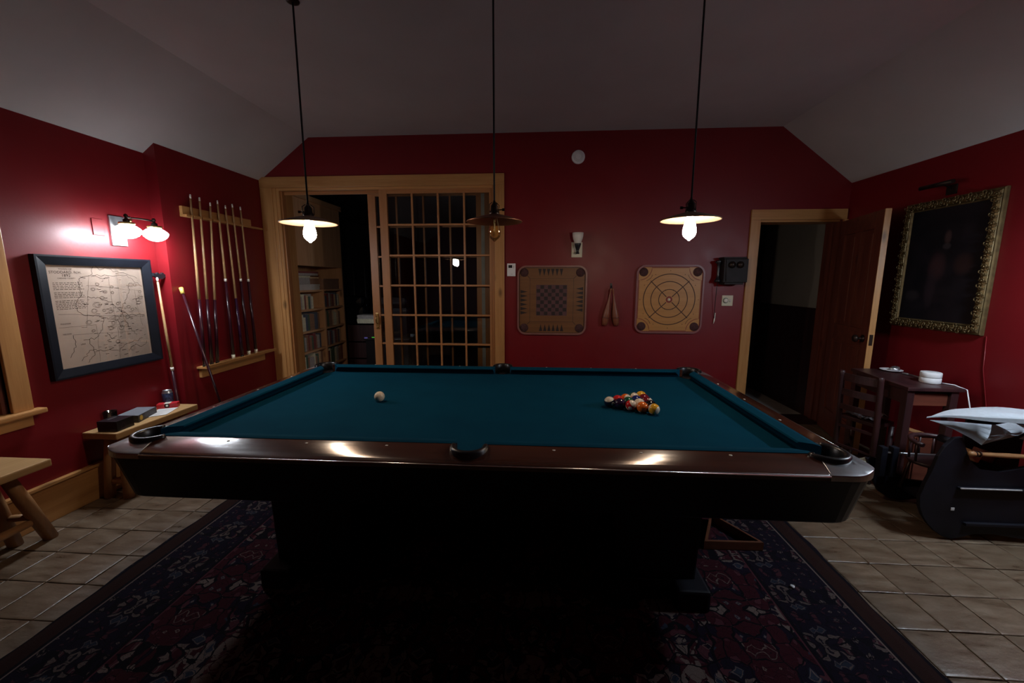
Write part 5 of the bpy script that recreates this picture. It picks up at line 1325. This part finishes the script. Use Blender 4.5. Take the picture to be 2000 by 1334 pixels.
for sx in (-1, 1):
    for sy in (-1, 1):
        b_ = MB(); b_.rod([((2.64+sx*.07, .31+sy*.06, .316), .008), ((2.64+sx*.095, .31+sy*.082, 0.116), .011)], 8); obj('leg', b_, M['dark_z'], dc)
# crate, stick, papers under the desk
cr = thing('wooden_crate', 'reddish wooden crate standing under the desk', 'crate', (2.80, .62, 0))
for y in (.565, .685): part('side_board', 2.765, 2.89, y-.006, y+.006, 0, .372, M['leaf_x'], cr)
for x in (2.765, 2.89): part('end_board', x-.006, x+.006, .571, .679, 0, .372, M['leaf_y'], cr)
part('floor_board', 2.771, 2.884, .571, .679, 0, .01, M['leaf_x'], cr)
b_ = MB(); b_.box(-.085, .085, -.008, .008, -.010, .010, .002, Matrix.Translation((2.80, .62, .40)) @ Matrix.Rotation(.30, 4, 'Y')); tag(obj('pale_stick', b_, M['log_x']), 'pale wooden batten lying across the crate under the desk', 'batten')
for k, (dx, lab, m) in enumerate(((0, 'lower white magazine on the floor below the ladder-back chair', M['paper']), (.012, 'upper white magazine on the floor below the ladder-back chair', BKM['cream']))):
    r = thing('magazine', lab, 'magazine', (2.80, .90, k*.02), 'magazines under the desk'); MA = Matrix.Translation((2.80+dx, .90, .001+k*.0205)) @ Matrix.Rotation(.25+k*.2, 4, 'Z')
    bb = MB(); bb.box(-.055, .055, -.09, .09, 0, .016, .001, MA); obj('pages', bb, M['paper'], r)
    bb = MB(); bb.box(-.056, .056, -.091, .091, .016, .018, 0, MA); obj('cover', bb, m, r)

# ------------------------------------------------------------------ under the table: ball triangle, scrap of paper
tr = thing('ball_triangle', 'brown wooden ball rack triangle lying on the rug behind the table leg', 'ball rack', (1.28, -.05, .009))
T0 = [(1.133, -.158), (1.437, -.150), (1.275, .115)]
cxm = sum(p[0] for p in T0)/3; cym = sum(p[1] for p in T0)/3
inn = [(cxm+(x-cxm)*.86, cym+(y-cym)*.86) for x, y in T0]
for k in range(3):
    j = (k+1) % 3; b_ = MB(); b_.prism([T0[k], T0[j], inn[j], inn[k]], 2, .009, .058, bev=.003); obj('side_bar', b_, M['wood_ball_rack'], tr)
b_ = MB(); rr = random.Random(4); sphere(b_, .012, (0, 0, 0), 8, 6)
for v in b_.bm.verts: v.co = Vector((1.434+v.co.x*rr.uniform(.6, 1.1), -.40+v.co.y*rr.uniform(.6, 1.1), .014+v.co.z*.45*rr.uniform(.6, 1)))
tag(obj('paper_scrap', b_, M['white']), 'tiny crumpled white scrap on the rug right of the table leg', 'paper')
